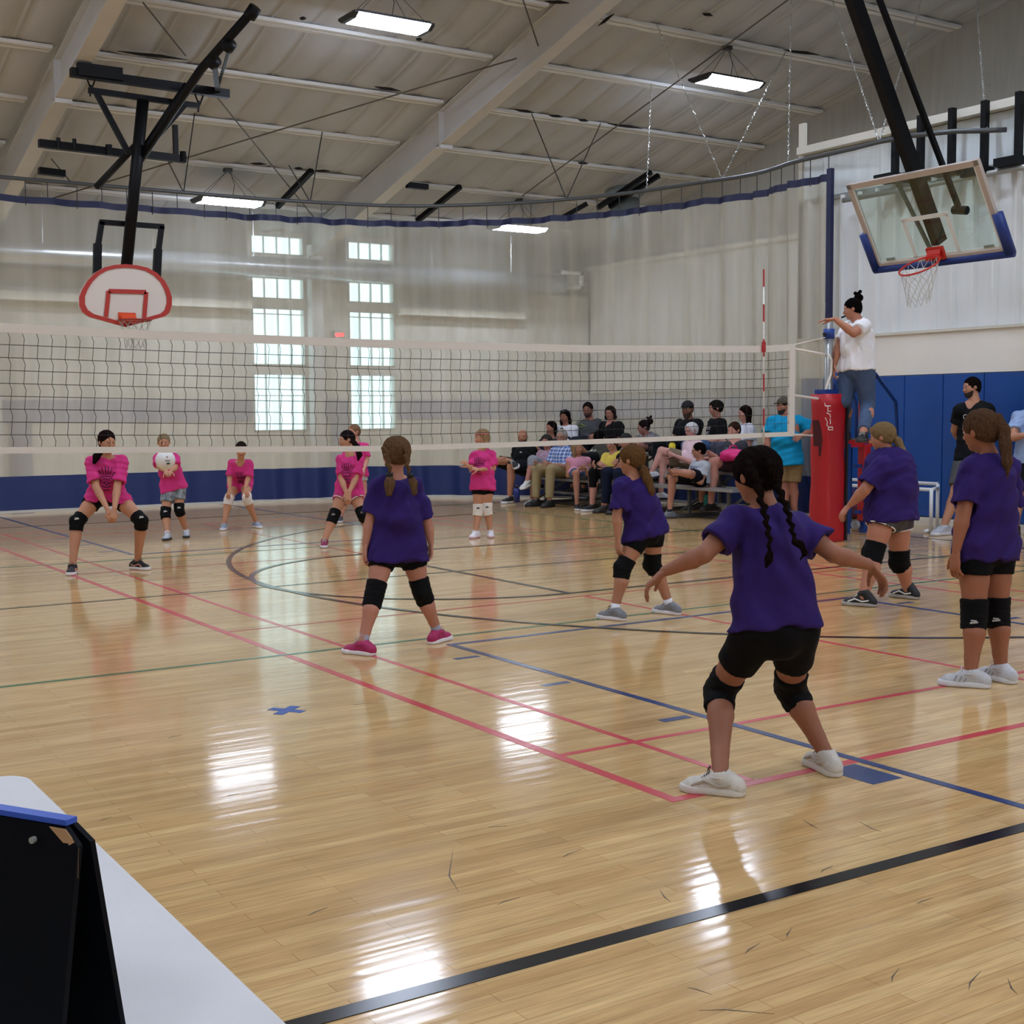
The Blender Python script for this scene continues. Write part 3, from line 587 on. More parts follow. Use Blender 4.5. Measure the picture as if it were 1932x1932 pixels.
part('rim', MB().tube(ring, .011, 8, True), mat('rim_red', '8C2018', .4), FB, True); part('rim_bracket', MB().prism([(rX-.13, YB_-.0, rz+.12), (rX+.12, YB_-.0, rz+.12), (rX+.1, YB_-.14, rz+.01), (rX-.1, YB_-.14, rz+.01)], (0, 0, .012)).box((rX-.13, YB_-.03, rz-.02), (rX+.12, YB_, rz+.13)), mat('bracket_orange', 'D8481E', .4), FB)
hoop_net(ring, .4, .4, FB, mat('net_grey', '9A958A', .8), .003)
Ym = YB_+.12
part('mast', MB().tube([P_(237, 520, Ym), P_(270, 188, 18.9)], .085, 12), BLKM, FB, True)
for x0, x1, x2 in (((192, 418), (184, 468), (183, 520)), ((305, 427), (298, 478), (295, 530))): part('frame_leg', MB().bar(P_(x0[0], x0[1], Ym), P_(x1[0], x1[1], Ym), .075, .06, (0, 1, 0)).bar(P_(x1[0], x1[1]-8, Ym), P_(x2[0], x2[1], Ym), .11, .08, (0, 1, 0)), BLKM, FB)
part('frame_crossbar', MB().bar(P_(188, 419, Ym), P_(309, 428, Ym), .075, .06, (0, 1, 0)), BLKM, FB)
part('pivot_bar', MB().bar(P_(167, 170, 18.9), P_(375, 200, 18.9), .075, .07, (0, 1, 0)), BLKM, FB)
for a in ((182, 176), (352, 194)): part('mast_brace', MB().bar(P_(a[0], a[1], 18.9), P_(243 if a[0] < 300 else 268, 290, 19.0), .075, .06, (0, 1, 0)), BLKM, FB)
part('upper_beam', MB().bar(P_(133, 136, 18.8), P_(431, 178, 18.8), .12, .12, (0, 1, 0)).bar(P_(146, 130, 18.75), P_(230, 141, 18.75), .17, .1, (0, 1, 0)), BLKM, FB)
for x, y in ((172, 160), (376, 190)): part('pivot_hanger', MB().tube([P_(x-8, y-12, 18.85), P_(x, y+10, 18.9)], .012, 6).tube([P_(x+8, y-12, 18.85), P_(x, y+10, 18.9)], .012, 6).tube([P_(x-1, y, 18.9), P_(x-2, y+22, 18.9)], .012, 6), BLKM, FB)
part('lower_beam', MB().bar(P_(73, 270, 20.1), P_(235, 290, 20.1), .11, .11, (0, 1, 0)).bar(P_(262, 290, 20.1), P_(350, 301, 20.1), .11, .11, (0, 1, 0)), BLKM, FB)
part('back_brace', MB().tube([P_(265, 300, 19.1), P_(380, 130, 17.6), P_(477, 20, 16.3)], .06, 10).tube([P_(268, 284, 19.1), P_(352, 158, 18.6)], .04, 8), BLKM, FB, True)
part('brace_collar', MB().tube([P_(470, 32, 16.4), P_(482, 14, 16.3)], .085, 10).tube([P_(428, 92, 16.95), P_(436, 80, 16.85)], .085, 10).tube([P_(398, 122, 17.4), P_(408, 112, 17.3)], .09, 10), BLKM, FB, True)
for a_, b_, w_ in ((P_(404, 118, 17.4), P_(411, 172, 18.8), .07), (P_(434, 88, 16.9), P_(412, 160, 18.7), .035), (P_(330, 236, 20.1), P_(332, 296, 20.1), .07)): part('beam_drop', MB().bar(a_, b_, w_, w_), BLKM, FB)
part('diagonal_pipe', MB().tube([P_(268, 262, 19.0), P_(183, 352, 20.2)], .05, 8), BLKM, FB, True)
for x, y in ((110, 270), (140, 272), (205, 283), (345, 296)): part('beam_clamp', MB().tube([P_(x, y-10, 20.05), P_(x+1, y+10, 20.05)], .05 if x > 150 else .03, 8), BLKM, FB)
# ------------------------------------------------------------ volleyball net
YN = 10.436; NET = empty('volleyball_net', (6, YN, 0), 'white taped black mesh volleyball net stretched across the court', 'net')
def zt_n(X): return float(np.interp(X, [-1, 2.21, 3.43, 5.32, 7.61, 10, 10.43], [2.17, 2.145, 2.12, 2.095, 2.095, 2.14, 2.17]))
def zb_n(X): return float(np.interp(X, [-1, 2.18, 3.84, 5.3, 6.99, 8.96, 10.44], [1.215, 1.205, 1.175, 1.152, 1.16, 1.185, 1.205]))
TAP = mat('net_tape', 'E8E2D8', .6); NS = mat('net_cord', '1D1F22', .6); XN0, XN1 = .2, 10.42
def strip(zf, h, y=0.02):
    mb = MB(); n = 60; vs = []
    for i in range(n+1):
        X = XN0+(XN1-XN0)*i/n; z = zf(X); vs += [(X, YN-y/2, z-h/2), (X, YN-y/2, z+h/2), (X, YN+y/2, z-h/2), (X, YN+y/2, z+h/2)]
    fs = []
    for i in range(n): a = 4*i; b = a+4; fs += [(a, b, b+1, a+1), (a+2, a+3, b+3, b+2), (a+1, b+1, b+3, a+3), (a, a+2, b+2, b)]
    return mb.add(vs, fs)
part('top_tape', strip(lambda x: zt_n(x)-.022, .07), TAP, NET); part('bottom_tape', strip(zb_n, .048), TAP, NET)
mb = MB(); nr = 9
def nz_(X, r): a, b = zb_n(X)+.02, zt_n(X)-.05; return a+(b-a)*r/nr
for r in range(1, nr):
    pts = [(XN0+(XN1-XN0)*i/100, YN, nz_(XN0+(XN1-XN0)*i/100, r)) for i in range(101)]; mb.tube(pts, .0026, 4)
k = 0; X = XN0+.1
while X < XN1:
    pts = []
    for r in range(nr+1):
        zz = nz_(X, r); pts.append((X-.010*(r % 2), YN, zz+.0)); 
        if r < nr: pts.append((X+.007-.010*(r % 2), YN, (zz+nz_(X, r+1))/2))
    mb.tube(pts, .0022, 4); X += .104
part('netting', mb, NS, NET, label='black square mesh')
part('side_tape', MB().box((10.38, YN-.015, 1.18), (10.46, YN+.015, 2.17)), TAP, NET)
mb = MB(); a0 = pY(1441, 508, YN-.03); a1 = pY(1441, 836, YN-.03); AN = part('antenna', MB().tube([a0, a1], .008, 8), mat('antenna_white', 'E8E4DE', .5), NET, True, label='white antenna with red bands'); n = 10
for i in range(0, n, 2):
    p = a0+(a1-a0)*(i/n); q = a0+(a1-a0)*((i+1)/n); part('red_band', MB().tube([p, q], .009, 8), mat('antenna_red', 'B4252C', .5), AN)
part('antenna_clip', MB().tube([pY(1441, 645, YN-.03), pY(1441, 664, YN-.03)], .022, 8), MATS['antenna_red'], AN)
ROPE = mat('white_rope', 'E4DED4', .7); PX = 11.01
for a, b, r in (((10.43, YN, 2.17), (PX-.05, YN, 2.27), .006), ((10.46, YN, 2.13), (PX, YN, 2.07), .014), ((10.42, YN, 1.63), (PX-.1, YN, 1.58), .014), ((10.44, YN, 1.2), (PX-.03, YN, 1.17), .012)): part('net_rope', MB().tube([a, b], r, 6), ROPE, NET)
part('loose_strap', MB().tube([pY(1563, 668, YN-.05), pY(1569, 680, YN-.06), pY(1568, 705, YN-.07), pY(1560, 728, YN-.07), pY(1556, 744, YN-.06)], .014, 6), ROPE, NET, True)
# post with pad
PST = empty('net_post', (PX, YN, 0), 'grey steel net post inside a thick red pad by the referee stand', 'net post')
part('pole', MB().tube([(PX-.02, YN, .02), (PX-.02, YN, 2.44)], .045, 16), mat('grey_pole', 'A2A4A2', .35, metal=.6), PST, True)
part('collar', MB().tube([(PX-.02, YN, 2.25), (PX-.02, YN, 2.36)], .062, 14), mat('post_blue', '173D8E', .4), PST, True); part('lower_collar', MB().box((PX-.16, YN-.09, 1.64), (PX+.12, YN+.07, 1.69)), MATS['post_blue'], PST)
part('winch', MB().tube([(PX-.1, YN, 2.3), (PX-.02, YN, 2.3)], .02, 8), mat('dark_metal', '2B2C30', .4, metal=.4), PST)
REDP = mat('red_pad', 'B0121E', .42, bump=.3, bscale=4, stretch=(1, 1, .4))
mb = MB(); zz = np.linspace(0.005, 1.64, 14); ng = 20; vs = []
for z in zz:
    k = .97+.012*math.sin(z*5)+.02*(1-z/1.64)
    for i in range(ng):
        a = 2*math.pi*i/ng; c, s_ = math.cos(a), math.sin(a); e = .45; X = PX-.02+.165*k*math.copysign(abs(c)**e, c); Y = YN+.15*k*math.copysign(abs(s_)**e, s_)+.01*math.sin(z*9+a*2); vs.append((X, Y, z))
fs = [(j*ng+i, j*ng+(i+1) % ng, (j+1)*ng+(i+1) % ng, (j+1)*ng+i) for j in range(13) for i in range(ng)]+[tuple(range(13*ng, 14*ng))]
mb.add(vs, fs); part('red_pad', mb, REDP, PST, True)
part('pad_seam', MB().box((PX+.1, YN-.17, .01), (PX+.125, YN-.14, 1.62)), mat('black_strap', '101014', .6), PST)
part('pad_opening_shade', MB().prism([pY(x, y, YN-.165) for x, y in ((1534, 792), (1545, 793), (1549, 806), (1552, 830), (1549, 858), (1546, 862), (1545, 842), (1536, 842))], (0, .01, 0)), mat('pad_shadow', '4A0A10', .6), PST)  # flat dark red patch paints the shade inside the pad's opening
mb = MB(); WL = mat('pad_lettering', 'E9E4E0', .5)
for st in (((1556, 760), (1557, 766), (1567, 766)), ((1562, 767), (1562, 776), (1568, 776)), ((1560, 779), (1566, 782), (1567, 788)), ((1557, 788), (1561, 796), (1560, 802), (1564, 806)), ((1563, 806), (1571, 806), (1571, 811), (1563, 811), (1563, 806)), ((1566, 790), (1567, 797), (1566, 800))):
    mb.tube([pY(x, y, YN-.166) for x, y in st], .006, 4)
part('pad_lettering', mb, WL, PST, label='vertical white lettering, creased')
# ------------------------------------------------------------ referee stand
RS = empty('referee_stand', (11.95, 11.2, 0), 'blue tubular referee stand with red padded front and platform', 'referee stand'); RB = mat('stand_blue', '12397E', .35)
Y0 = 10.72; z_p = 1.12; q = lambda x, y, Y=Y0: pY(x, y, Y)
part('platform', MB().box((11.7, Y0, z_p-.05), (12.2, Y0+.52, z_p)), mat('platform_top', '4A3A30', .7), RS); part('platform_edge', MB().box((11.45, Y0-.03, z_p-.09), (12.22, Y0, z_p-.01)).box((12.18, Y0, z_p-.09), (12.22, Y0+.54, z_p)), REDP, RS)
for x in (1630, 1597):
    X = q(x, 880)[0]
    part('leg', MB().box((X-.035, Y0-.035, .02), (X+.035, Y0+.035, z_p-.05)), RB, RS)
    if x > 1600: part('leg_pad', MB().box((X-.055, Y0-.06, .16), (X+.055, Y0+.05, z_p-.06)), REDP, RS, bevel=.012)
for X, Y in ((11.76, Y0+.48), (12.16, Y0+.48)): part('leg', MB().box((X-.03, Y-.03, .02), (X+.03, Y+.03, z_p-.05)), RB, RS)
X = q(1628, 800)[0]; part('upper_pad', MB().box((X-.055, Y0-.075, q(0, 838)[2]), (X+.065, Y0+.03, q(1628, 744)[2])), REDP, RS, bevel=.015); part('upright', MB().box((X-.03, Y0-.03, z_p), (X+.03, Y0+.03, 1.78)), RB, RS)
part('front_bar', MB().bar(q(1570, 743), q(1630, 744), .06, .05), RB, RS); part('name_plate', MB().box((q(1592, 740)[0], Y0-.04, q(0, 742)[2]-.005), (q(1604, 740)[0], Y0-.03, q(0, 738)[2]+.005)), mat('plate_grey', 'B8BCC8', .5), RS)
part('hand_rail', MB().tube([q(1627, 745), q(1628, 718), q(1634, 704), q(1645, 700), q(1652, 706), q(1668, 728, Y0+.25), q(1690, 758, Y0+.55), q(1692, 800, Y0+.6), q(1692, 900, Y0+.75)], .022, 8), RB, RS, True)
part('hand_rail', MB().tube([q(1573, 742, Y0+.15), q(1574, 715, Y0+.15), q(1578, 702, Y0+.2), q(1590, 712, Y0+.3), q(1612, 750, Y0+.48), q(1616, 770, Y0+.48), q(1616, 835, Y0+.48)], .022, 8), RB, RS, True)
for y in (879, 966): part('rung', MB().bar(q(1612, y), q(1632, y), .04, .04).bar(q(1630, y), q(1650, y, Y0+.5), .03, .04), RB, RS)
part('wheel', MB().tube([q(1611, 990, Y0+.02), q(1617, 990, Y0+.02)], .05, 12), mat('wheel_grey', '8A8C90', .5), RS)
# white pipe frame cart
CTT = empty('pipe_frame', (12.8, 10.5, 0), 'white plastic pipe frame standing in front of the blue wall pads', 'pipe frame'); PV = mat('white_pvc', 'E2E4E6', .3)
f1 = fl(1756, 1006); f2 = fl(1768, 1000); h1 = pX(1756, 924, f1[0])[2]; h2 = pX(1768, 913, f2[0])[2]
for f, hh_ in ((f1, h1), (f2, h2)): part('upright', MB().tube([(f[0], f[1], .02), (f[0], f[1], hh_)], .022, 10), PV, CTT, True)
l1, l2 = f1+V([-.0, 1.4, 0]), f2+V([0, 1.4, 0]); 
for f, hh_ in ((f1, h1), (f2, h2)): part('top_rail', MB().tube([(f[0], f[1], hh_), (f[0], f[1]+1.4, hh_)], .022, 10), PV, CTT, True); part('upright', MB().tube([(f[0], f[1]+1.4, .02), (f[0], f[1]+1.4, hh_)], .022, 10), PV, CTT, True)
part('cross_rail', MB().tube([(f1[0], f1[1], h1), (f2[0], f2[1], h1)], .022, 8), PV, CTT, True); part('foot_rail', MB().tube([(f1[0]-.1, f1[1], .025), (f2[0], f2[1], .025)], .022, 8), PV, CTT, True)
# ------------------------------------------------------------ bleachers
BL = empty('bleachers', (12.2, 15, 0), 'low aluminium bleachers holding the seated spectators', 'bleachers'); AL = mat('aluminium', 'A4A5A4', .35, metal=.6, bump=.1, bscale=30); ALD = mat('dark_frame', '5A5B5A', .5, metal=.4)
SX, SZ = [11.95, 12.5, 13.05], [.43, .62, .81]; BYS, BY1 = [12.9, 13.25, 13.7], 17.6
for i in range(3):
    part('seat_plank', MB().box((SX[i]-.12, BYS[i], SZ[i]-.04), (SX[i]+.12, BY1, SZ[i])), AL, BL)
    if i: part('foot_plank', MB().box((SX[i]-.38, BYS[i], SZ[i]-.46), (SX[i]-.16, BY1, SZ[i]-.43)), AL, BL)

for Y in (13.1, 13.9, 15., 16.2, 17.4):
    mb = MB(); mb.bar((11.75, Y, .03), (13.2, Y, .03), .05, .05)
    for i in range(3): mb.bar((SX[i], Y, .03), (SX[i], Y, SZ[i]-.04), .04, .04)
    mb.bar((11.8, Y, .1), (13.2, Y, .75), .03, .03); part('support_frame', mb, ALD, BL)
# ------------------------------------------------------------ table and score flipper in front
TB = empty('folding_table', (.2, 1.9, 0), 'white plastic folding table top in the near left corner', 'table'); TW = mat('table_plastic', 'D3D2D2', .55, var=.04, vscale=5, bump=.1, bscale=200)
def rrect(x0, y0, x1, y1, r):
    o = []
    for cx_, cy_, a in ((x1-r, y1-r, 0), (x0+r, y1-r, 90), (x0+r, y0+r, 180), (x1-r, y0+r, 270)):
        for k in range(7): t_ = math.radians(a+15*k); o.append((cx_+r*math.cos(t_), cy_+r*math.sin(t_)))
    return o
rr = rrect(-.16, .92, .598, 2.745, .055); me_ = MB().prism([(x, y, .70) for x, y in rr], (0, 0, .04)); part('table_top', me_, TW, TB, bevel=.006)
for Y in (1.2, 2.45): part('leg_frame', MB().tube([(-.1, Y, .70), (-.1, Y, .02), (.53, Y, .02), (.53, Y, .70)], .014, 8), mat('leg_grey', '6E7074', .4, metal=.5), TB)
SB = empty('score_flipper', (.3, 1.6, .74), 'black tabletop score board with blue top edge and chipped corner', 'score board'); BKB = mat('flipper_black', '04060C', .6, spec=.1, var=.2, vscale=8)
A = fl(-60, 1531, 1.03); B_ = fl(150, 1566, 1.03); dx = nrm(B_-A); A = B_-dx*.62
low = fl(128, 1990, .742); off = low-B_; off = off-dx*(off@dx)*.9
nf2 = nrm(V([-dx[1], dx[0], 0])); nf2 = nf2 if nf2[1] > 0 else -nf2
off = V([0, 0, -.228])-nf2*.05
def panel(o0, sgn, th):
    a = A+o0; b = B_+o0; dn = V([0, 0, -.287])+nf2*sgn*.05; c = .02
    pts = [a, b-dx*c, b+V(dn)*.06, b+dn, a+dn]; return MB().prism(pts, nf2*th)
part('front_panel', panel(V([0, 0, 0.]), -1, .007), BKB, SB, label='front panel facing the camera'); part('rear_panel', panel(nf2*.012, 1.0, .007), BKB, SB)
part('top_binding', MB().bar(A+V([0, 0, .004])+nf2*.01, B_-dx*.02+V([0, 0, .004])+nf2*.01, .016, .006), mat('binding_blue', '1E4FB4', .4), SB, label='blue top edge')
cc = B_-dx*.012-nf2*.0012; part('chipped_corner', MB().prism([B_-dx*.04-nf2*.001+V([0, 0, -.001]), B_-dx*.018-nf2*.001+V([0, 0, -.001]), B_-nf2*.0014+V([0, 0, -.018]), B_-nf2*.004+V([0, 0, -.05]), B_-dx*.004-nf2*.004+V([0, 0, -.05]), B_-dx*.012-nf2*.002+V([0, 0, -.022])], -nf2*.001), mat('bare_board', 'A9825A', .8), SB, label='bare brown chipped corner')
for s_ in (.06, .155): part('rivet', MB().tube([B_-dx*s_-nf2*.002+V([0, 0, -.017]), B_-dx*s_-nf2*.008+V([0, 0, -.017])], .0035, 10), mat('rivet_grey', '8A8F86', .4), SB)
# ------------------------------------------------------------ ball, bottles, bags
bc = pD(312, 868, 14.1); BALL = empty('volleyball', bc, 'white volleyball in the air in front of the player with patterned shorts', 'ball')
bs = SDF(.008); bs.ell(bc, (.105, .105, .105), k=.001); link('ball_body', mk([bs.mesh()], 'ball'), mat('ball_white', 'E8E6E2', .45), BALL)
fw = nrm(CAM-bc); rt = nrm(np.cross(fw, V([0, 0, 1.]))) ; rt = rt if rt@CR > 0 else -rt; uu = np.cross(rt, fw) if np.cross(rt, fw)[2] > 0 else -np.cross(rt, fw)
def onball(a, b): p = rt*a+uu*b; return bc+nrm(fw*math.sqrt(max(0, 1-a*a-b*b))+p)*.1055
for m_, pl in ((mat('ball_print', '6E5A50', .6), [(0, -.05), (.2, -.07), (.45, -.04)]), (mat('ball_green', '2F4A3A', .6), [(.1, -.36), (.42, -.34)]), (MATS['ball_print'], [(.1, .35), (.25, .3), (.15, .25)])): part('ball_marking', MB().tube([onball(*p) for p in pl], .005 if m_ is MATS['ball_print'] else .011, 5), m_, BALL)
def bottle(x, y, D, h, r, col, lab, name='water_bottle'):
    p = pD(x, y, D); t = empty(name, p, lab, 'bottle'); m = mat('plastic_'+col, col, .3)
    part('bottle_body', MB().tube([p, p+V([0, 0, h*.75]), p+V([0, 0, h*.85])], [r, r, r*.5], 14), m, t, True); part('cap', MB().tube([p+V([0, 0, h*.85]), p+V([0, 0, h])], r*.55, 10), mat('cap_black', '15161A', .5), t, True)
# ------------------------------------------------------------ people
def perp(v, ref): v = V(v, float); ref = nrm(ref); return nrm(v-ref*(v@ref))
def handmesh(w, d, pn, th, L, curl=.5, spread=.12, vox=.0035):
    """w wrist, d direction, pn palm normal, th direction of the thumb side"""
    d = nrm(d); pn = perp(pn, d); th = perp(perp(th, d), pn); s = SDF(vox); q = L/.17
    s.cone(w-d*.02*q, w+d*.03*q, .021*q, .022*q, .008, pn, 1.25)
    s.cone(w+d*.02*q, w+d*.075*q, .028*q, .033*q, .01, pn, 2.2)
    for i, (o, l) in enumerate(((.026, .068), (.009, .078), (-.009, .072), (-.025, .056))):
        a = w+d*.085*q+th*o*q; dd = nrm(d+th*spread*(1.5-i)*.6+pn*.1*curl); c = curl*(1+.12*i)
        s.cone(a-d*.03*q, a, .0085*q, .0085*q, .006)
        for seg, f in enumerate((.42, .32, .26)):
            ang = c*(.55+.35*seg); dd = nrm(dd*math.cos(ang)+pn*math.sin(ang)); b = a+dd*l*f*q
            s.cone(a, b, (.0085-.0006*seg)*q, (.008-.0008*seg)*q, .003); a = b
    a = w+d*.028*q+th*.022*q; dd = nrm(d*.75+th*.75+pn*.35)
    for f, r in ((.042, .0125), (.03, .0095), (.024, .008)):
        b = a+dd*f*q; s.cone(a, b, r*q, r*.88*q, .005); a = b; dd = nrm(dd*.9+d*.25+pn*.3*curl)
    return s.mesh()
def headmesh(c, u, f, hh, nk, vox, nr, adult=False):
    f = perp(f, u); sd = np.cross(u, f); R = V([sd, f, u]); s = SDF(vox)
    P = lambda a, b, z: c+(sd*a+f*b+u*z)*hh
    s.ell(P(0, -.05, .12), V([.325, .40, .37])*hh, R, .02); s.ell(P(0, .09, -.13), V([.265, .28, .36])*hh, R, .03*hh/.2)
    s.ell(P(0, .22, -.37), V([.11, .10, .09])*hh, R, .02); 
    for q in (-1, 1):
        s.ell(P(q*.15, .23, -.1), V([.11, .09, .11])*hh, R, .015); s.ell(P(q*.34, -.03, -.03), V([.035, .075, .10])*hh, R, .004)
        s.ell(P(q*.135, .40, .02), V([.085, .07, .045])*hh, R, .0, True); s.ell(P(q*.13, .31, .1), V([.1, .05, .03])*hh, R, .01)
    s.cone(P(0, .34, .03), P(0, .43, -.12), .028*hh, .052*hh, .012); s.cone(P(-.05, .39, -.14), P(.05, .39, -.14), .03*hh, .03*hh, .008)
    s.cone(P(-.07, .335, -.245), P(.07, .335, -.245), .03*hh, .03*hh, .006)
    s.cone(P(0, -.06, -.2), nk, nr, nr*1.15, .02); s.cone(nk, nk-u*.02, nr*1.15, nr*1.3, .02)
    return s.mesh(), P, R
def seg(a, b, t): return a+(b-a)*t
def person(name, label, J, H, hh, face, front, o, vox=.01, group=None):
    """J: joints in metres; o: options for clothes and hair"""
    g_ = lambda k, d=None: o.get(k, d)
    P0 = V([ (J['aL'][0]+J['aR'][0])/2, (J['aL'][1]+J['aR'][1])/2, 0.]); root = empty(name, P0, label, g_('cat', 'person'), group)
    b = g_('b', 1.); tc = g_('tc', 1.); SK = mat('skin_'+g_('skin', 'C58A68'), g_('skin', 'C58A68'), .55, bump=.05, bscale=60, spec=.35)
    nk, hd = J['nk'], J['hd']; pel = (J['hL']+J['hR'])/2; side = nrm(J['sR']-J['sL']); up = nrm(nk-pel); fr = perp(front, up)
    if np.cross(up, fr)@side < 0: pass
    hu = nrm(g_('hup', nrm(hd-nk)*.6+V([0, 0, .6])))
    far = vox > .0105
    # ---- body
    s = SDF(vox); r = lambda x: x*H*b
    chest = seg(nk, pel, .33); waist = seg(nk, pel, .68); sw = np.linalg.norm(J['sR']-J['sL'])/2
    s.ell(chest, (sw*.92, r(.062)*tc, np.linalg.norm(nk-pel)*.34), V([side, perp(np.cross(side, up)*1., side), up]), .03)
    s.cone(chest, waist, r(.07)*tc, r(.068)*tc, .03, fr, 1.25); s.cone(waist, pel, r(.07)*tc, r(.075), .03, fr, 1.15)
    s.cone(nk-up*.01*H, nk+up*.005, .03*H, .026*H, .02)
    for k in 'LR':
        S_, E_, W_ = J['s'+k], J['e'+k], J['w'+k]; Hp, K_, A_ = J['h'+k], J['k'+k], J['a'+k]
        s.cone(seg(nk, S_, .2), S_, .030*H, .031*H*b, .03); s.cone(S_, seg(S_, E_, .5), .033*H*b, .030*H*b, .015); s.cone(seg(S_, E_, .5), E_, .030*H*b, .0245*H*b, .012)
        s.cone(E_, seg(E_, W_, .3), .0245*H*b, .0255*H*b, .01); s.cone(seg(E_, W_, .3), W_, .0255*H*b, .0155*H, .01)
        s.cone(Hp, seg(Hp, K_, .5), r(.058), r(.048), .02); s.cone(seg(Hp, K_, .5), K_, r(.048), r(.037), .015)
        shin = A_-K_; back = -perp(front, shin); cf = seg(K_, A_, .32)+back*.009*H
        s.cone(K_, cf, r(.035), r(.037), .012); s.cone(cf, seg(K_, A_, .75), r(.037), r(.025), .012); s.cone(seg(K_, A_, .75), A_, r(.025), r(.0225), .01)
        t = J['t'+k]; s.cone(A_-V([0, 0, .01]), A_+t*.05*H-V([0, 0, .034*H]), .020*H, .012*H, .01)
    ms = [s.mesh()]
    hm, P, R = headmesh(hd, hu, face, hh, nk, .0045 if vox < .009 else (.006 if not far else .008), g_('nr', .031)*H); ms.append(hm)
    fc = R[1]
    for k in 'LR':
        W_, E_ = J['w'+k], J['e'+k]; d = J.get('f'+k); d = nrm(W_-E_) if d is None else d
        pn = g_('pn'+k, None); pn = (pel-W_)+V([0, 0, .001]) if pn is None else V(pn, float)
        th = g_('th'+k, None); th = V(front, float) if th is None else V(th, float)
        ms.append(handmesh(W_, d, pn, th, .108*H*1.05, g_('curl'+k, g_('curl', .45)), vox=.0035 if vox < .009 else (.0045 if not far else .006)))
    body = link('body', mk(ms, 'body'), SK, root)
    # ---- eyes, brows, mouth (only where the face shows)
    if not g_('noface'):
        ew = SDF(.0035); 
        for q in (-1, 1): ew.ell(P(q*.135, .305, .015), V([.062, .05, .034])*hh, R, .001)
        link('eyes', mk([ew.mesh()], 'eyes'), mat('eye_white', 'D8D2CC', .3), root)
        mb = MB()
        for q in (-1, 1): mb.tube([P(q*.135, .345, .015), P(q*.135, .362, .015)], .026*hh, 10)
        part('irises', mb, mat('iris', g_('iris', '2E2118'), .3), root)
        mb = MB()
        for q in (-1, 1): mb.tube([P(q*.06, .355, .095), P(q*.14, .345, .115), P(q*.21, .29, .095)], .013*hh, 6)
        part('eyebrows', mb, mat('brow_'+g_('hair', '3A2A20'), g_('hair', '3A2A20'), .8, spec=.05), root, True)
        part('lips', MB().tube([P(-.085, .345, -.245), P(-.03, .372, -.238), P(0, .372, -.243), P(.03, .372, -.238), P(.085, .345, -.245)], .021*hh, 8), mat('lips_'+g_('skin', 'C58A68'), g_('lip', 'A8584E'), .45), root, True)
    # ---- hair
    HM = mat('hair_'+g_('hair', '3A2A20'), g_('hair', '3A2A20'), .9, spec=.03, bump=1., bscale=330, stretch=(1, 1, .07), var=.42, vscale=210)
    hv = .0045 if vox < .009 else (.006 if not far else .008); st = g_('style', 'short'); hs = SDF(hv); g1 = g_('vol', 1.)
    if st != 'bald':
        hs.ell(P(0, -.065, .125), V([.36*g1, .425*g1, .405])*hh, R, .01); hs.ell(P(0, -.2, -.05), V([.30*g1, .26, .30])*hh, R, .02)
        if st in ('long', 'bob'):
            L = g_('hl', .75 if st == 'long' else .42)
            for q in (-1, 1):
                hs.cone(P(q*.30, -.06, .1), P(q*.35, -.05, -.35), .11*hh, .11*hh, .03)
                hs.cone(P(q*.35, -.05, -.35), P(q*.33, g_('fwd', .02), -L), .11*hh, .07*hh, .03)
            hs.cone(P(0, -.28, .1), P(0, -.26, -L), .26*hh, .22*hh, .03, R[1], 1.8)
        if g_('bangs'): hs.ell(P(g_('bangs')*.1, .29, .24), V([.27, .12, .16])*hh, R, .02)
        # face opening
        hs.ell(P(0, .50, -.14), V([.335, .42, g_('line', .43)])*hh, R, 0, True); fn_, l_, h_, k_ = hs.sub.pop()
        hs.sub.append((lambda x, y, z, fn_=fn_: fn_(x, y, z)+.03*hh*np.sin((x*R[0][0]+y*R[0][1]+z*R[0][2])*170+z*60)*np.sin((x*R[0][0]+y*R[0][1]+z*R[0][2])*47+1), l_, h_, k_))
        if st not in ('long', 'bob'):
            for q in (-1, 1): hs.ell(P(q*.37, .0, -.05), V([.085, .085, .12])*hh, R, 0, True)
        if st not in ('long', 'bob'): hs.cone(P(0, -.02, -.36), P(0, -.02, -.95), .30*hh, .4*hh, 0, sub=True)
        a1, a2, a3 = [np.random.RandomState(3).randn(3)*1.0 for _ in range(3)]
        W_ = V([47., -39, 61])
        hs.fold = lambda x, y, z: (.0016*np.sin((x*R[0][0]+y*R[0][1]+z*R[0][2])*300+3*np.sin((x*R[2][0]+y*R[2][1]+z*R[2][2])*22))*(1 if not far else 0)+.002*np.sin((x*W_[0]+y*W_[1]+z*W_[2])*1.4)*np.sin(z*55+x*40))
        hair = link('hair', mk([hs.mesh()], 'hair'), HM, root)
    tie = mat('tie_'+g_('tie', '101012'), g_('tie', '101012'), .7)
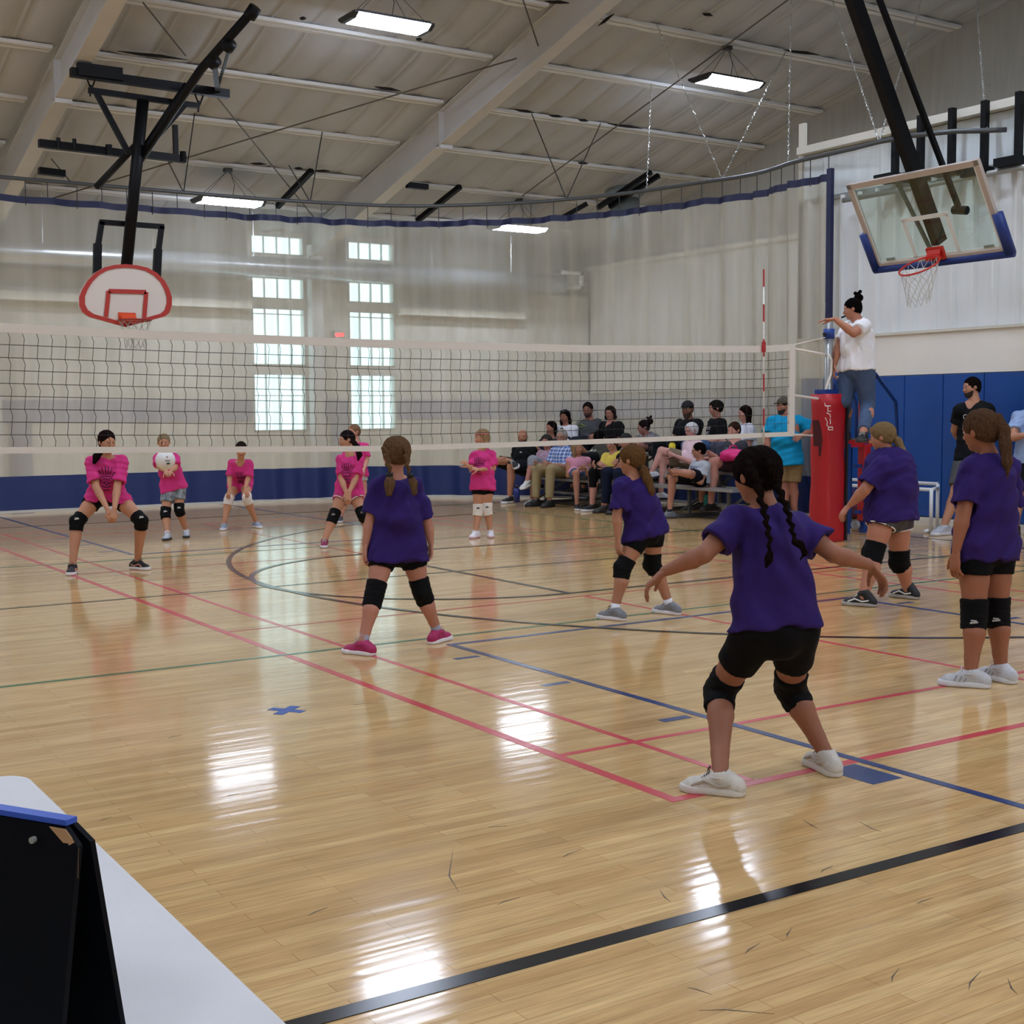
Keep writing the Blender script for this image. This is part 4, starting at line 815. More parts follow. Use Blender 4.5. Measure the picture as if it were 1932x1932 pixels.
    for pts, rr, kind in g_('tails', []):
        # pts world points, rr radii
        ts = SDF(hv*.8)
        if kind == 'braid':
            Q = [V(p) for p in pts]; n = 0; tot = 0
            for i in range(len(Q)-1):
                L_ = np.linalg.norm(Q[i+1]-Q[i]); m = max(1, int(L_/(rr[0]*.8)))
                for j in range(m):
                    t_ = (i+j/m)/(len(Q)-1); p = seg(Q[i], Q[i+1], j/m); r_ = rr[0]+(rr[-1]-rr[0])*t_; d = nrm(Q[i+1]-Q[i]); x = nrm(np.cross(d, fc)); sg = 1 if n % 2 else -1
                    ts.cone(p+x*sg*r_*.55-d*r_*.55, p-x*sg*r_*.1+d*r_*.6, r_*.62, r_*.56, .001, fc, 1.2); n += 1
            link('braid', mk([ts.mesh()], 'braid'), HM, root)
            if g_('tieat'):
                pass
        else:
            for i in range(len(pts)-1): ts.cone(pts[i], pts[i+1], rr[i], rr[i+1], .012, fc, 1.15)
            ts.fold = lambda x, y, z: .002*np.sin((x*R[0][0]+y*R[0][1]+z*R[0][2])*260+2*np.sin(z*30))+.0012*np.sin((x*R[0][0]+y*R[0][1])*610)
            link('ponytail', mk([ts.mesh()], 'ponytail'), HM, root)
    for p, d, r_ in g_('ties', []): part('hair_tie', MB().tube([p-nrm(d)*.012, p+nrm(d)*.012], r_, 12), tie, root, True)
    if g_('bun') is not None:
        bs_ = SDF(hv); bs_.ell(g_('bun'), (.055, .055, .05), None, .01)
        rs = np.random.RandomState(5)
        for i in range(7): bs_.ell(g_('bun')+rs.randn(3)*.03, (.022, .022, .022), None, .01)
        link('hair_bun', mk([bs_.mesh()], 'bun'), HM, root)
    # ---- shirt
    sc = g_('shirt', '3A1F72'); SM = g_('shirtmat') or mat('shirt_'+sc, sc, .85, spec=.2, bump=.25, bscale=26, var=.05, vscale=10)
    s = SDF(vox*.9); hem = g_('hem', .05); hemc = pel-up*hem*H+V([0, 0, 0]); ex = .012+.004*H
    fl_ = sw/(r(.062)*tc+ex+.006); rt = sw+.012; hw = g_('hw', None) or max(sw*1.0, r(.085)); hf = max(1.12, hw/(r(.075)*tc+.02))
    top = nk-up*(.055*H); mid = seg(nk, pel, .55)
    s.cone(top-up*.03*H, mid, rt*.93, (rt+hw)/2*.93, .03, fr, fl_*.88); s.cone(mid, hemc, (rt+hw)/2*.93, hw, .03, fr, hf, cut=True)
    for q_ in (-1, 1):
        for k in 'LR':
            hp = J['h'+k]; s.cone(seg(nk, pel, .6)+(hp-pel)*.8, hp, r(.062), r(.060)+.020, .035, fr, 1.0, clip=(hemc, -up)); s.cone(hp, seg(hp, J['k'+k], .3), r(.060)+.020, r(.055)+.022, .02, clip=(hemc, -up))
        break
    for k in 'LR':
        S_, E_ = J['s'+k], J['e'+k]; se = g_('sl', .62); e_ = seg(S_, E_, se)
        s.cone(seg(nk, S_, .25)-up*.004*H, S_, .034*H, .039*H*b, .03); s.cone(seg(nk, S_, .6)-up*.02*H, S_-up*.005*H, .04*H, .041*H*b, .03)
        if se > 0:
            s.cone(S_, e_, .041*H*b, g_('sr', .043)*H*b, .02, cut=True)
            if vox < .0105: s.cone(seg(S_, e_, .45), e_+(e_-S_)*.1, .024*H*b, (g_('sr', .043)*H*b-.0175), 0, sub=True)
    rs = np.random.RandomState(len(label)*7+sum(map(ord, label)) % 991); W1, W2, W3 = rs.randn(3)*22, rs.randn(3)*36, rs.randn(3)*16; fa = g_('fold', .0035)*1.25; W4 = rs.randn(3)*60
    s.fold = lambda x, y, z: fa*(.35*np.sin(x*W4[0]+y*W4[1]+z*W4[2]*.6+3*np.sin(x*W3[1]+y*W3[2]+z*W3[0]))+np.sin(x*W1[0]+y*W1[1]+z*W1[2]*1.3+2*np.sin(x*W3[0]+y*W3[1]+z*W3[2]))+.55*np.sin(x*W2[0]+y*W2[1]+z*W2[2]+1.5*np.sin(z*19)))
    ncut = nk+up*.004
    s.cone(seg(nk, hd, .02)-up*.012*H, seg(nk, hd, .5), g_('nr', .031)*H*1.08+.004, g_('nr', .031)*H*1.35, 0, sub=True)
    if g_('vneck'): s.cone(nk+fr*.05*H, nk-up*.07*H+fr*.09*H, .035*H, .008, 0, sub=True)
    sh = s.mesh(); shm = mk([sh], 'shirt'); SHO = link('shirt', shm, SM, root)
    if g_('collar'): part('collar', MB().tube([nk+up*.012+V(p) for p in [side*.045*H*math.cos(a)*.8+fr*.045*H*math.sin(a)*.8-up*.012*H*math.sin(a) for a in np.linspace(0, 2*math.pi, 15)]], .008*H, 6), SM, root, True)
    bv = None
    def shirtbv():
        return BVHTree.FromPolygons([tuple(x) for x in shm_co], [tuple(x) for x in sh[1]])
    if g_('prints') or g_('text'):
        co = np.empty(len(shm.vertices)*3); shm.vertices.foreach_get('co', co); co = co.reshape(-1, 3)
        bv = BVHTree.FromPolygons([tuple(x) for x in co], [list(p.vertices) for p in shm.polygons])
        sx = perp(side, fr); sx = sx if np.cross(up, fr)@sx < 99 else -sx
        rx = nrm(np.cross(-fr, up)); rx = rx  # picture right when looking at the chest from the front
        ctr = seg(nk, pel, g_('pc', .42))
        def onb(a, b_):
            p = ctr+rx*a*H+up*b_*H+fr*.5; h_ = bv.ray_cast(Vector(p), Vector(-fr)); return None if h_[0] is None else V(h_[0])+fr*.004
        for pm, strokes, w_ in g_('prints', []):
            mb = MB()
            for st_ in strokes:
                pts = []
                for i in range(len(st_)-1):
                    for j in range(4):
                        p = onb(*(V(st_[i])*(1-j/4)+V(st_[i+1])*j/4)); pts += [p] if p is not None else []
                p = onb(*st_[-1]); pts += [p] if p is not None else []
                if len(pts) > 1: mb.tube(pts, w_, 4)
            if mb.v: part('shirt_print', mb, mat('print_'+pm, pm, .7), SHO)
        for tx, size, dy, pm in g_('text', []):
            fc_ = bpy.data.curves.new('t', 'FONT'); fc_.body = tx; fc_.size = size*H; fc_.align_x = 'CENTER'; fc_.resolution_u = 2; fo_ = bpy.data.objects.new('t', fc_); C.objects.link(fo_); bpy.context.view_layer.update()
            me = bpy.data.meshes.new_from_object(fo_.evaluated_get(bpy.context.evaluated_depsgraph_get())); bpy.data.objects.remove(fo_)
            for v in me.vertices:
                p = onb(v.co.x/H, v.co.y/H+dy); v.co = Vector(p if p is not None else ctr+rx*v.co.x+up*(v.co.y+dy*H)+fr*.1)
            link('shirt_lettering', me, mat('print_'+pm, pm, .7), SHO, False)
    # ---- shorts or trousers
    lg = g_('legs', ('shorts', '0C0C0F', .35, 1.06)); kind, colr, frac, inf = lg[:4]
    LM = g_('legmat') or mat('cloth_'+colr, colr, .8, spec=.15, bump=.2, bscale=30, var=.05, vscale=12)
    if kind != 'none':
        s = SDF(vox*.9); s.cone(pel+up*.03*H, pel, r(.072)*tc+.006, r(.082)+.006, .02, fr, 1.12)
        for k in 'LR':
            Hp, K_, A_ = J['h'+k], J['k'+k], J['a'+k]; e_ = seg(Hp, K_, min(1, frac))
            re = (.055+(.034-.055)*min(1, frac))*inf
            s.cone(Hp, e_, r(.060)*(1+(inf-1)*.5)+.006, r(re+.003)+.008, .02, cut=frac <= 1)
            if frac > 1:
                e2 = seg(K_, A_, frac-1); s.cone(K_, e2, r(.034*inf)+.008, r(.026*inf)+.008, .012, cut=True)
            elif vox < .0105: s.cone(seg(Hp, e_, .6), e_+(e_-Hp)*.06, r(.045), r(re)+.001, 0, sub=True)
        if not far: s.fold = lambda x, y, z: .0015*np.sin(x*60+z*45+2*np.sin(y*40))
        if g_('stand'): hq = hemc+up*.012; s.sub.append((lambda x, y, z, q0=hq, qn=up: -((x-q0[0])*qn[0]+(y-q0[1])*qn[1]+(z-q0[2])*qn[2]), None, None, 0))
        lo_ = link(g_('legname', 'trousers' if frac > 1.3 else 'shorts'), mk([s.mesh()], 'legs'), LM, root)
        if g_('trim'):
            for k in 'LR':
                Hp, K_ = J['h'+k], J['k'+k]; e_ = seg(Hp, K_, frac); d = nrm(K_-Hp); x = perp(side, d); y = np.cross(d, x); rr_ = r((.055+(.034-.055)*frac)*inf)+.009
                part('trim_band', MB().tube([e_+x*rr_*math.cos(a)+y*rr_*math.sin(a)-d*.012*math.cos(a)*(1 if (x@(Hp-pel)) > 0 else -1) for a in np.linspace(0, 2*math.pi, 20)[:-1]], .006, 6, True), mat('trim_white', 'E6DCD8', .6), lo_, True)
    # ---- knee pads, shoes
    if g_('pads'):
        PM = mat('pad_'+g_('pads'), g_('pads'), .75, spec=.15, bump=.2, bscale=40); pe = g_('pl', .052)
        for k in 'LR':
            Hp, K_, A_ = J['h'+k], J['k'+k], J['a'+k]; u1 = nrm(Hp-K_); u2 = nrm(A_-K_); s = SDF(vox*.8); kf = -nrm(u1+u2) if np.linalg.norm(u1+u2) > .25 else perp(front, u1)
            s.cone(K_, K_+u1*pe*1.15*H, r(.038)+.011, r(.042)+.010, .006, cut=True); s.cone(K_, K_+u2*pe*1.05*H, r(.038)+.011, r(.038)+.009, .006, cut=True)
            s.ell(K_+kf*r(.026), (r(.030), r(.030), r(.038)), None, .012)
            s.fold = lambda x, y, z: .0014*np.sin(z*190+x*60+2*np.sin(y*50))
            pdo = link('knee_pad', mk([s.mesh()], 'pad'), PM, root)
            if g_('padlogo'):
                vd = nrm(CAM-K_); xx = nrm(np.cross(V([0, 0, 1.]), vd)); c_ = K_+vd*(r(.036)+.022)+V([0, 0, g_('logoz', .02)])
                part('pad_mark', MB().tube([c_-xx*.02, c_+xx*.02+V([0, 0, .006])], .005, 5).tube([c_-xx*.016+V([0, 0, .014]), c_+xx*.014+V([0, 0, .012])], .004, 5), mat('mark_'+g_('padlogo'), g_('padlogo'), .5), pdo)
    col = g_('shoe', ('E6E6E6', 'F2F2F2')); hi = g_('hi', 0)
    for k in 'LR':
        A_ = J['a'+k]; t = J['t'+k]; q = H*g_('ss', 1.); un = nrm(g_('su'+k, V([0, 0, 1.]))); base = A_-un*.052*H; heel = base-t*.045*q; toe = base+t*.103*q; x = np.cross(t, un)
        s = SDF(min(vox*.6, .0065)); 
        s.cone(heel+un*.020*q, base+t*.03*q+un*.018*q, .026*q, .025*q, .006); s.cone(base+t*.03*q+un*.018*q, toe-t*.03*q+un*.016*q, .025*q, .031*q, .006, un, 1.15); s.cone(toe-t*.03*q+un*.014*q, toe-t*.014*q+un*.014*q, .031*q, .024*q, .006, un, 1.4)
        s.cone(heel+un*.03*q, A_-t*.004*q-un*.004*q+un*hi, .025*q, .030*q, .012); s.cone(A_+t*.016*q-un*.012*q, toe-t*.045*q+un*.022*q, .025*q, .022*q, .012)
        s.cone(A_-un*.008*q+un*hi, A_+un*(.05*q+hi), .0195*q, .0225*q, 0, sub=True); pb = base+un*.012*q
        s.sub.append((lambda X, Y, Z, pb=pb, un=un: ((X-pb[0])*un[0]+(Y-pb[1])*un[1]+(Z-pb[2])*un[2]), None, None, 0))
        so = link('shoe', mk([s.mesh()], 'shoe'), mat('shoe_'+col[0], col[0], .6, bump=.25, bscale=90, var=.08, vscale=30), root)
        s = SDF(min(vox*.6, .0065)); s.cone(heel+un*.01*q+t*.004*q, base+t*.04*q+un*.01*q, .029*q, .028*q, .006, un, 1.); s.cone(base+t*.04*q+un*.01*q, toe-t*.028*q+un*.01*q, .028*q, .034*q, .006); s.cone(toe-t*.028*q+un*.01*q, toe-t*.012*q+un*.01*q, .034*q, .026*q, .006)
        pa, pb2 = base+un*.001, base+un*.023*q
        s.sub.append((lambda X, Y, Z, p=pa, un=un: ((X-p[0])*un[0]+(Y-p[1])*un[1]+(Z-p[2])*un[2]), None, None, 0)); s.sub.append((lambda X, Y, Z, p=pb2, un=un: -((X-p[0])*un[0]+(Y-p[1])*un[1]+(Z-p[2])*un[2]), None, None, 0))
        link('sole', mk([s.mesh()], 'sole'), mat('sole_'+col[1], col[1], .5), so)
        if not far or g_('laces'):
            mb = MB()
            for i in range(4):
                p = seg(A_+t*.03*q+un*(.006*q), toe-t*.055*q+un*.045*q, i/3.); mb.tube([p-x*.016*q, p+un*.004*q, p+x*.016*q+t*.006], .0028, 5)
            for sg in (-1, 1): p = A_+t*.032*q+un*.012*q; mb.tube([p, p+x*sg*.012+un*.015, p+x*sg*.024+un*.002], .0022, 5)
            part('laces', mb, mat('lace_'+g_('lace', 'B8B4AC'), g_('lace', 'B8B4AC'), .7), so)
        if g_('stripe'):
            for sg in (-1, 1):
                mb = MB(); 
                if g_('stripe')[1] == 3:
                    for i in range(3): p = base+t*(.02+.018*i)*q+x*sg*.0285*q; mb.tube([p+un*.022*q, p+un*.042*q-x*sg*.006*q-t*.01*q], .0032*q/1.3, 5)
                else: p = base+x*sg*.029*q; mb.tube([p-t*.035*q+un*.035*q, p+t*.0*q+un*.028*q, p+t*.04*q+un*.04*q-x*sg*.003*q, p+t*.075*q+un*.024*q], .004*q, 5)
                part('shoe_stripe', mb, mat('stripe_'+g_('stripe')[0], g_('stripe')[0], .5), so)
        part('shoe_collar', MB().tube([A_+(x*.027*math.cos(a)+t*.030*math.sin(a))*q+un*(hi-.002-.004*math.sin(a)) for a in np.linspace(0, 2*math.pi, 17)[:-1]], .0048*q, 6, True), mat('shoe_'+col[0], col[0]), so, True)
        if g_('sock'): part('sock', MB().tube([A_-un*.012*H, A_+nrm(J['k'+k]-A_)*g_('sock')[1]*.7*H], r(.0245), 14), mat('sock_'+g_('sock')[0], g_('sock')[0], .8), root, True)
    # ---- accessories
    if g_('glasses'):
        mb = MB()
        for q in (-1, 1): mb.tube([P(q*.14+.085*math.cos(a), .385, .01+.062*math.sin(a)) for a in np.linspace(0, 2*math.pi, 13)[:-1]], .0022, 5, True).tube([P(q*.22, .375, .03), P(q*.33, .05, .02)], .002, 5)
        mb.tube([P(-.05, .39, .02), P(.05, .39, .02)], .002, 5); part('glasses', mb, mat('glasses_frame', g_('glasses'), .4), root)
    if g_('beard'):
        s = SDF(hv); s.ell(P(0, .13, -.33), V([.24, .25, .2*g_('bl', 1.)])*hh, R, .01); s.ell(P(0, .1, -.2), V([.285, .22, .13])*hh, R, .02)
        if g_('bl', 1) > 1.3: s.cone(P(0, .2, -.4), P(0, .26, -.75), .15*hh, .07*hh, .02)
        s.ell(P(0, .3, -.02), V([.19, .3, .2])*hh, R, 0, True); s.cone(P(-.07, .4, -.245), P(.07, .4, -.245), .035*hh, .035*hh, 0, sub=True)
        link('beard', mk([s.mesh()], 'beard'), mat('beard_'+g_('beard'), g_('beard'), .8, bump=.8, bscale=200), root)
    if g_('cap'):
        s = SDF(hv); s.ell(P(0, -.06, .16), V([.385, .445, .40])*hh, R, .01); s.sub.append((lambda X, Y, Z, p=P(0, 0, .13): ((X-p[0])*hu[0]+(Y-p[1])*hu[1]+(Z-p[2])*hu[2]), None, None, 0))
        co_ = link('cap', mk([s.mesh()], 'cap'), mat('cap_'+g_('cap'), g_('cap'), .8, var=.25 if g_('camo') else 0, vscale=40), root)
        pts = [P(.26*math.sin(a)*1.1, .33+.27*math.cos(a), .15+.03*math.cos(a*1.2)) for a in np.linspace(-1.45, 1.45, 11)]; 
        if g_('cap') != 'back': part('brim', MB().prism(pts, hu*.008), mat('cap_'+g_('cap'), g_('cap'), .8), co_)
    if g_('extra'): g_('extra')(root, J, P, side, up, fr)
    return root, P, SHO
GR = 0
def towards(p, ang):
    """horizontal unit vector; 0 faces the camera, 90 faces picture left, 180 away, 270 picture right"""
    v = nrm(V([CAM[0]-p[0], CAM[1]-p[1], 0.])); a = math.radians(ang); lf = V([v[1], -v[0], 0.])
    lf = lf if lf@CR < 0 else -lf
    return v*math.cos(a)+lf*math.sin(a)
def standing(name, label, H, hh, px, feet, face, front, o, vox=.0095, group=None, htop=None):
    """px: joints as (x, y, depth offset); feet: ((heel px),(toe px)) on the floor for L (picture left) and R"""
    J = {}; Lf = .155*H; D = []
    for k, (h_, t_) in zip('LR', feet):
        z = 0. if len(h_) < 3 else h_[2]; a, b_ = fl(h_[0], h_[1], z), fl(t_[0], t_[1], z); d = nrm(b_-a); c_ = (a+b_)/2; J['t'+k] = d; J['a'+k] = c_-d*Lf*.22+V([0, 0, .052*H]); D.append(depth(J['a'+k]))
    o['stand'] = True; D0 = o.get('D0', sum(D)/2)
    for k, (x, y, dz) in px.items(): J[k] = pD(x, y, D0+dz)
    for k in 'LR':
        if 'x'+k in J: J['f'+k] = nrm(J['x'+k]-J['w'+k])
    f_ = towards(J['nk'], face); fr = towards(J['nk'], front)
    if o.get('tilt'): f_ = nrm(f_+V([0, 0, o['tilt']]))
    return person(name, label, J, H, hh, f_, fr, o, vox, group)
# ------------------------------------------------------------ players
PUR = dict(shirt='2E1D5E', fold=.0042, sl=.82, sr=.05)
def pts(D, L): return [pD(x, y, D+(z[0] if z else 0)) for x, y, *z in L]
def SV(*a): return [k for k in a]
D = 8.2
standing('person', 'player in purple tee standing legs apart, back turned, in magenta shoes', 1.33, .22, dict(hd=(746, 857, 0), nk=(747, 903, 0), sL=(714, 917, -.02), sR=(780, 916, .05), eL=(698, 984, -.04), eR=(807, 992, .1), wL=(690, 1028, -.06), wR=(813, 1024, .1), xL=(687, 1062, -.08), xR=(812, 1062, .1),
    hL=(726, 1036, -.03), hR=(774, 1036, .04), kL=(706, 1123, -.12), kR=(796, 1116, .08)), [((702, 1237), (645, 1231)), ((819, 1214), (846, 1206))], 152, 178,
    dict(PUR, cat='person', noface=True, skin='B9806A', hair='6A5038', style='tight', vol=1.1, hw=.185, hem=.055, legs=('shorts', '08080A', .43, 1.1), pads='08080A', pl=.058, shoe=('A81E5A', 'E9E4E6'), sock=('9A9AA6', .06), tails=[(pts(D, [(728, 850, -.12), (732, 872, -.13), (736, 893, -.13)]), [.026, .022, .018], 'braid'), (pts(D, [(768, 850, -.10), (768, 872, -.12), (772, 895, -.12)]), [.026, .022, .018], 'braid'),
        (pts(D, [(736, 898, -.13), (735, 912, -.14), (734, 930, -.15)]), [.018, .034, .022], 'p'), (pts(D, [(775, 898, -.11), (780, 912, -.12), (782, 930, -.13)]), [.016, .026, .016], 'p')],
        ties=[(pD(735, 896, D-.13), V([0, 0, 1.]), .022), (pD(774, 897, D-.12), V([0, 0, 1.]), .02)]), group='players in purple')
D = 9.36
standing('person', 'player in purple tee leaning forward in grey running shoes with black hair tie', 1.33, .215, dict(hd=(1191, 868, 0), nk=(1196, 903, 0), sL=(1172, 918, -.09), sR=(1213, 917, .09), eL=(1164, 972, -.11), eR=(1212, 975, .2), wL=(1166, 1016, -.12), wR=(1213, 1012, .24), xL=(1167, 1046, -.12), xR=(1214, 1040, .24),
    hL=(1209, 1003, -.05), hR=(1232, 997, .06), kL=(1175, 1073, -.1), kR=(1231, 1064, .1)), [((1172, 1171), (1128, 1166)), ((1276, 1160), (1233, 1155))], 112, 138,
    dict(PUR, cat='person', skin='B07A5E', hair='6A4C2E', style='tight', vol=1.08, hw=.17, hem=.035, fold=.006, legs=('shorts', '08080A', .5, 1.08), pads='08080A', shoe=('7E7F84', 'E4E0E2'), sock=('E6E6EA', .05), lace='3A3A3E', tails=[(pts(D, [(1208, 876, 0), (1215, 888, -.02), (1222, 906, -.04), (1229, 926, -.06), (1231, 938, -.06)]), [.02, .034, .038, .028, .008], 'p')], ties=[(pD(1209, 882, D-.01), V([.4, 0, -1.]), .027)]), group='players in purple')
D = 5.15
standing('person', 'player in purple tee nearest the camera, crouching with both arms spread wide', 1.38, .222, dict(hd=(1426, 897, .02), nk=(1444, 962, 0), sL=(1386, 986, -.03), sR=(1502, 992, .06), eL=(1328, 1046, -.12), eR=(1572, 1045, -.02), wL=(1254, 1078, -.06), wR=(1643, 1067, .06), xL=(1222, 1106, -.04), xR=(1664, 1094, .08),
    hL=(1430, 1188, -.06), hR=(1502, 1188, -.02), kL=(1357, 1304, .15), kR=(1490, 1297, .22)), [((1388, 1501), (1285, 1490)), ((1572, 1463), (1523, 1438))], 135, 165,
    dict(PUR, cat='person', noface=True, skin='96624A', hair='19110E', style='tight', vol=1.13, hw=.155, hem=-.005, fold=.0045, sl=.66, b=1.02, legs=('shorts', '08080A', .55, 1.1), pads='08080A', pl=.06, shoe=('CFC9BE', 'D8D3C8'), sock=None, lace='4A4642', curl=.5, stripe=('B4AA98', 1), pnL=(0, 0, -1), pnR=(0, 0, -1), thL=(.6, .8, 0), thR=(.6, .8, 0),
    tails=[(pts(D, [(1428, 905, -.13), (1434, 935, -.14), (1441, 960, -.14), (1447, 990, -.16), (1452, 1020, -.18), (1452, 1045, -.18)]), [.024, .022, .019, .016, .014, .012], 'braid'), (pts(D, [(1464, 905, -.10), (1474, 935, -.12), (1486, 965, -.13), (1494, 995, -.14), (1499, 1022, -.15)]), [.023, .021, .018, .015, .013], 'braid'),
        (pts(D, [(1452, 1045, -.18), (1450, 1058, -.185), (1445, 1070, -.185)]), [.014, .013, .004], 'p'), (pts(D, [(1499, 1022, -.15), (1511, 1028, -.16), (1518, 1042, -.16), (1511, 1056, -.16)]), [.012, .013, .011, .003], 'p'),
        (pts(D, [(1410, 868, -.09), (1414, 885, -.125), (1428, 905, -.13)]), [.018, .024, .024], 'braid'), (pts(D, [(1448, 868, -.08), (1458, 885, -.11), (1464, 905, -.10)]), [.018, .024, .023], 'braid')]), vox=.0075, group='players in purple')
D = 10.0
standing('girl', 'player in purple tee with grey and coral shorts beside the red post pad', 1.42, .215, dict(hd=(1664, 824, 0), nk=(1677, 857, 0), sL=(1662, 880, -.15), sR=(1692, 873, .17), eL=(1632, 924, -.17), eR=(1642, 920, .14), wL=(1603, 953, -.06), wR=(1606, 951, .02), xL=(1590, 968, -.04), xR=(1594, 965, .02),
    hL=(1667, 972, -.09), hR=(1694, 970, .1), kL=(1648, 1044, -.12), kR=(1697, 1058, .14)), [((1646, 1145), (1588, 1141)), ((1720, 1130), (1685, 1126))], 98, 112,
    dict(PUR, cat='person', skin='B87C62', hair='8A7250', style='tight', vol=1.06, bangs=-1, b=1.22, tc=1.42, hw=.235, hem=.03, sr=.05, legs=('shorts', '4E4C50', .30, 1.2), trim=True, pads='08080A', shoe=('121215', 'A8A49C'), hi=.03, stripe=('E6E4E0', 1), lace='E8E6E0', ss=1.0, fold=.0038,
    tails=[(pts(D, [(1686, 822, 0), (1695, 834, -.02), (1702, 852, -.03), (1704, 874, -.04)]), [.02, .034, .034, .01], 'p')], ties=[(pD(1688, 823, D), V([1., 0, -.3]), .022)]), group='players in purple')
D = 6.98
standing('girl', 'player in purple tee standing upright at the right edge with pink hair tie', 1.45, .225, dict(hd=(1849, 813, 0), nk=(1864, 862, 0), sL=(1834, 886, -.07), sR=(1901, 884, .09), eL=(1818, 966, -.1), eR=(1906, 965, .16), wL=(1804, 1040, -.1), wR=(1899, 1030, .24), xL=(1800, 1086, -.1), xR=(1892, 1068, .26),
    hL=(1839, 1030, -.03), hR=(1881, 1028, .05), kL=(1838, 1160, -.03), kR=(1880, 1156, .07)), [((1858, 1298), (1768, 1291)), ((1904, 1289), (1846, 1276))], 122, 150,
    dict(PUR, cat='person', skin='9A6248', hair='5A4230', style='tight', vol=1.05, hw=.18, hem=.05, b=1.06, legs=('shorts', '08080A', .42, 1.08), pads='08080A', padlogo='B8B8B8', logoz=-.045, shoe=('BFC0C2', 'DADADC'), sock=None, tie='B83A50', stripe=('8E9094', 3), lace='D8D8D8',
    tails=[(pts(D, [(1871, 792, 0), (1882, 792, -.03), (1893, 812, -.05), (1897, 842, -.07), (1900, 872, -.08), (1900, 902, -.08)]), [.022, .032, .036, .034, .028, .006], 'p')], ties=[(pD(1877, 790, D-.01), V([1., 0, .2]), .026)], pnR=(0, 1, 0)), vox=.0085, group='players in purple')
PK = dict(shirt='D23A80', skin='C08A6A', cat='person', sl=.82, sr=.049, fold=.005); PR = '3A0E38'
def crest(w_=.0045): return [(PR, [[(-.05, .05), (-.035, .02)], [(-.03, .065), (-.02, .02)], [(-.008, .07), (-.004, .02)], [(.012, .07), (.008, .02)], [(.034, .062), (.02, .02)], [(.052, .045), (.034, .015)], [(-.045, .006), (0, .012), (.045, .006)], [(-.048, -.006), (.048, -.006)], [(-.03, -.02), (-.02, -.04), (-.005, -.02)], [(.005, -.02), (.02, -.04), (.03, -.02)], [(-.012, -.03), (0, -.05), (.012, -.03)], [(-.03, -.055), (0, -.065), (.03, -.055)], [(-.02, -.085), (.02, -.085)]], w_)]
standing('person', 'player in pink tee crouching low at far left with clasped hands and black knee pads', 1.42, .215, dict(hd=(202, 834, -.05), nk=(201, 863, 0), sL=(175, 873, .0), sR=(228, 872, .05), eL=(181, 918, -.1), eR=(221, 919, -.08), wL=(203, 961, -.25), wR=(216, 960, -.25), xL=(211, 985, -.28), xR=(213, 985, -.28),
    hL=(186, 932, .12), hR=(216, 932, .14), kL=(145, 986, -.08), kR=(267, 983, -.03)), [((143, 1078), (128, 1090)), ((244, 1073), (289, 1077))], 335, 0,
    dict(PK, hair='1F1514', style='tight', hw=.17, hem=.015, legs=('shorts', '0A0A0C', .42, 1.1), pads='0A0A0C', padlogo='D8D8D8', logoz=.03, shoe=('121214', 'E8E4E4'), stripe=('C88A6A', 1), lace='1C1C1E', prints=crest(), curl=.7, fold=.006, tails=[(pts(12.15, [(190, 850, .08), (182, 862, .09), (178, 872, .1)]), [.03, .035, .02], 'p')]), group='players in pink')
standing('person', 'player in pink tee and grey patterned shorts hitting the ball', 1.29, .205, dict(hd=(309, 835, -.03), nk=(311, 855, 0), sL=(298, 864, 0), sR=(329, 863, .02), eL=(300, 880, -.14), eR=(331, 882, -.12), wL=(313, 889, -.30), wR=(321, 890, -.30), xL=(316, 893, -.4), xR=(318, 893, -.4),
    hL=(319, 914, .05), hR=(337, 914, .06), kL=(312, 969, -.05), kR=(338, 962, 0)), [((325, 1015), (304, 1023)), ((353, 1008), (350, 1020))], 0, 5,
    dict(PK, hair='9A8468', style='tight', hw=.15, hem=.05, fold=.006, legs=('shorts', '6E7478', .62, 1.2), legmat=mat('camo_shorts', '7E858A', .8, var=.75, vscale=22), pads='0A0A0C', padlogo='C8C8C8', shoe=('B4BAC4', '2A2C34'), lace='E4E4E8', sock=('D8D8DE', .04), pc=1), vox=.0105, group='players in pink')
standing('girl', 'player in pink tee bending with hands on white knee pads', 1.30, .205, dict(hd=(455, 849, -.15), nk=(454, 872, -.05), sL=(438, 876, 0), sR=(470, 876, 0), eL=(433, 903, -.02), eR=(468, 903, -.02), wL=(434, 923, -.16), wR=(463, 921, -.16), xL=(430, 937, -.2), xR=(467, 935, -.2),
    hL=(447, 908, .25), hR=(463, 908, .25), kL=(431, 943, -.05), kR=(466, 941, -.05)), [((426, 998), (418, 1002)), ((475, 994), (498, 998))], 0, 0,
    dict(PK, hair='291F1C', style='tight', hw=.15, hem=.05, legs=('shorts', 'C82A72', .25, 1.1), pads='E4DED6', padlogo='2A2A2C', shoe=('9AA6BC', 'E4E2E4'), prints=crest(.004), sock=None), vox=.0105, group='players in pink')
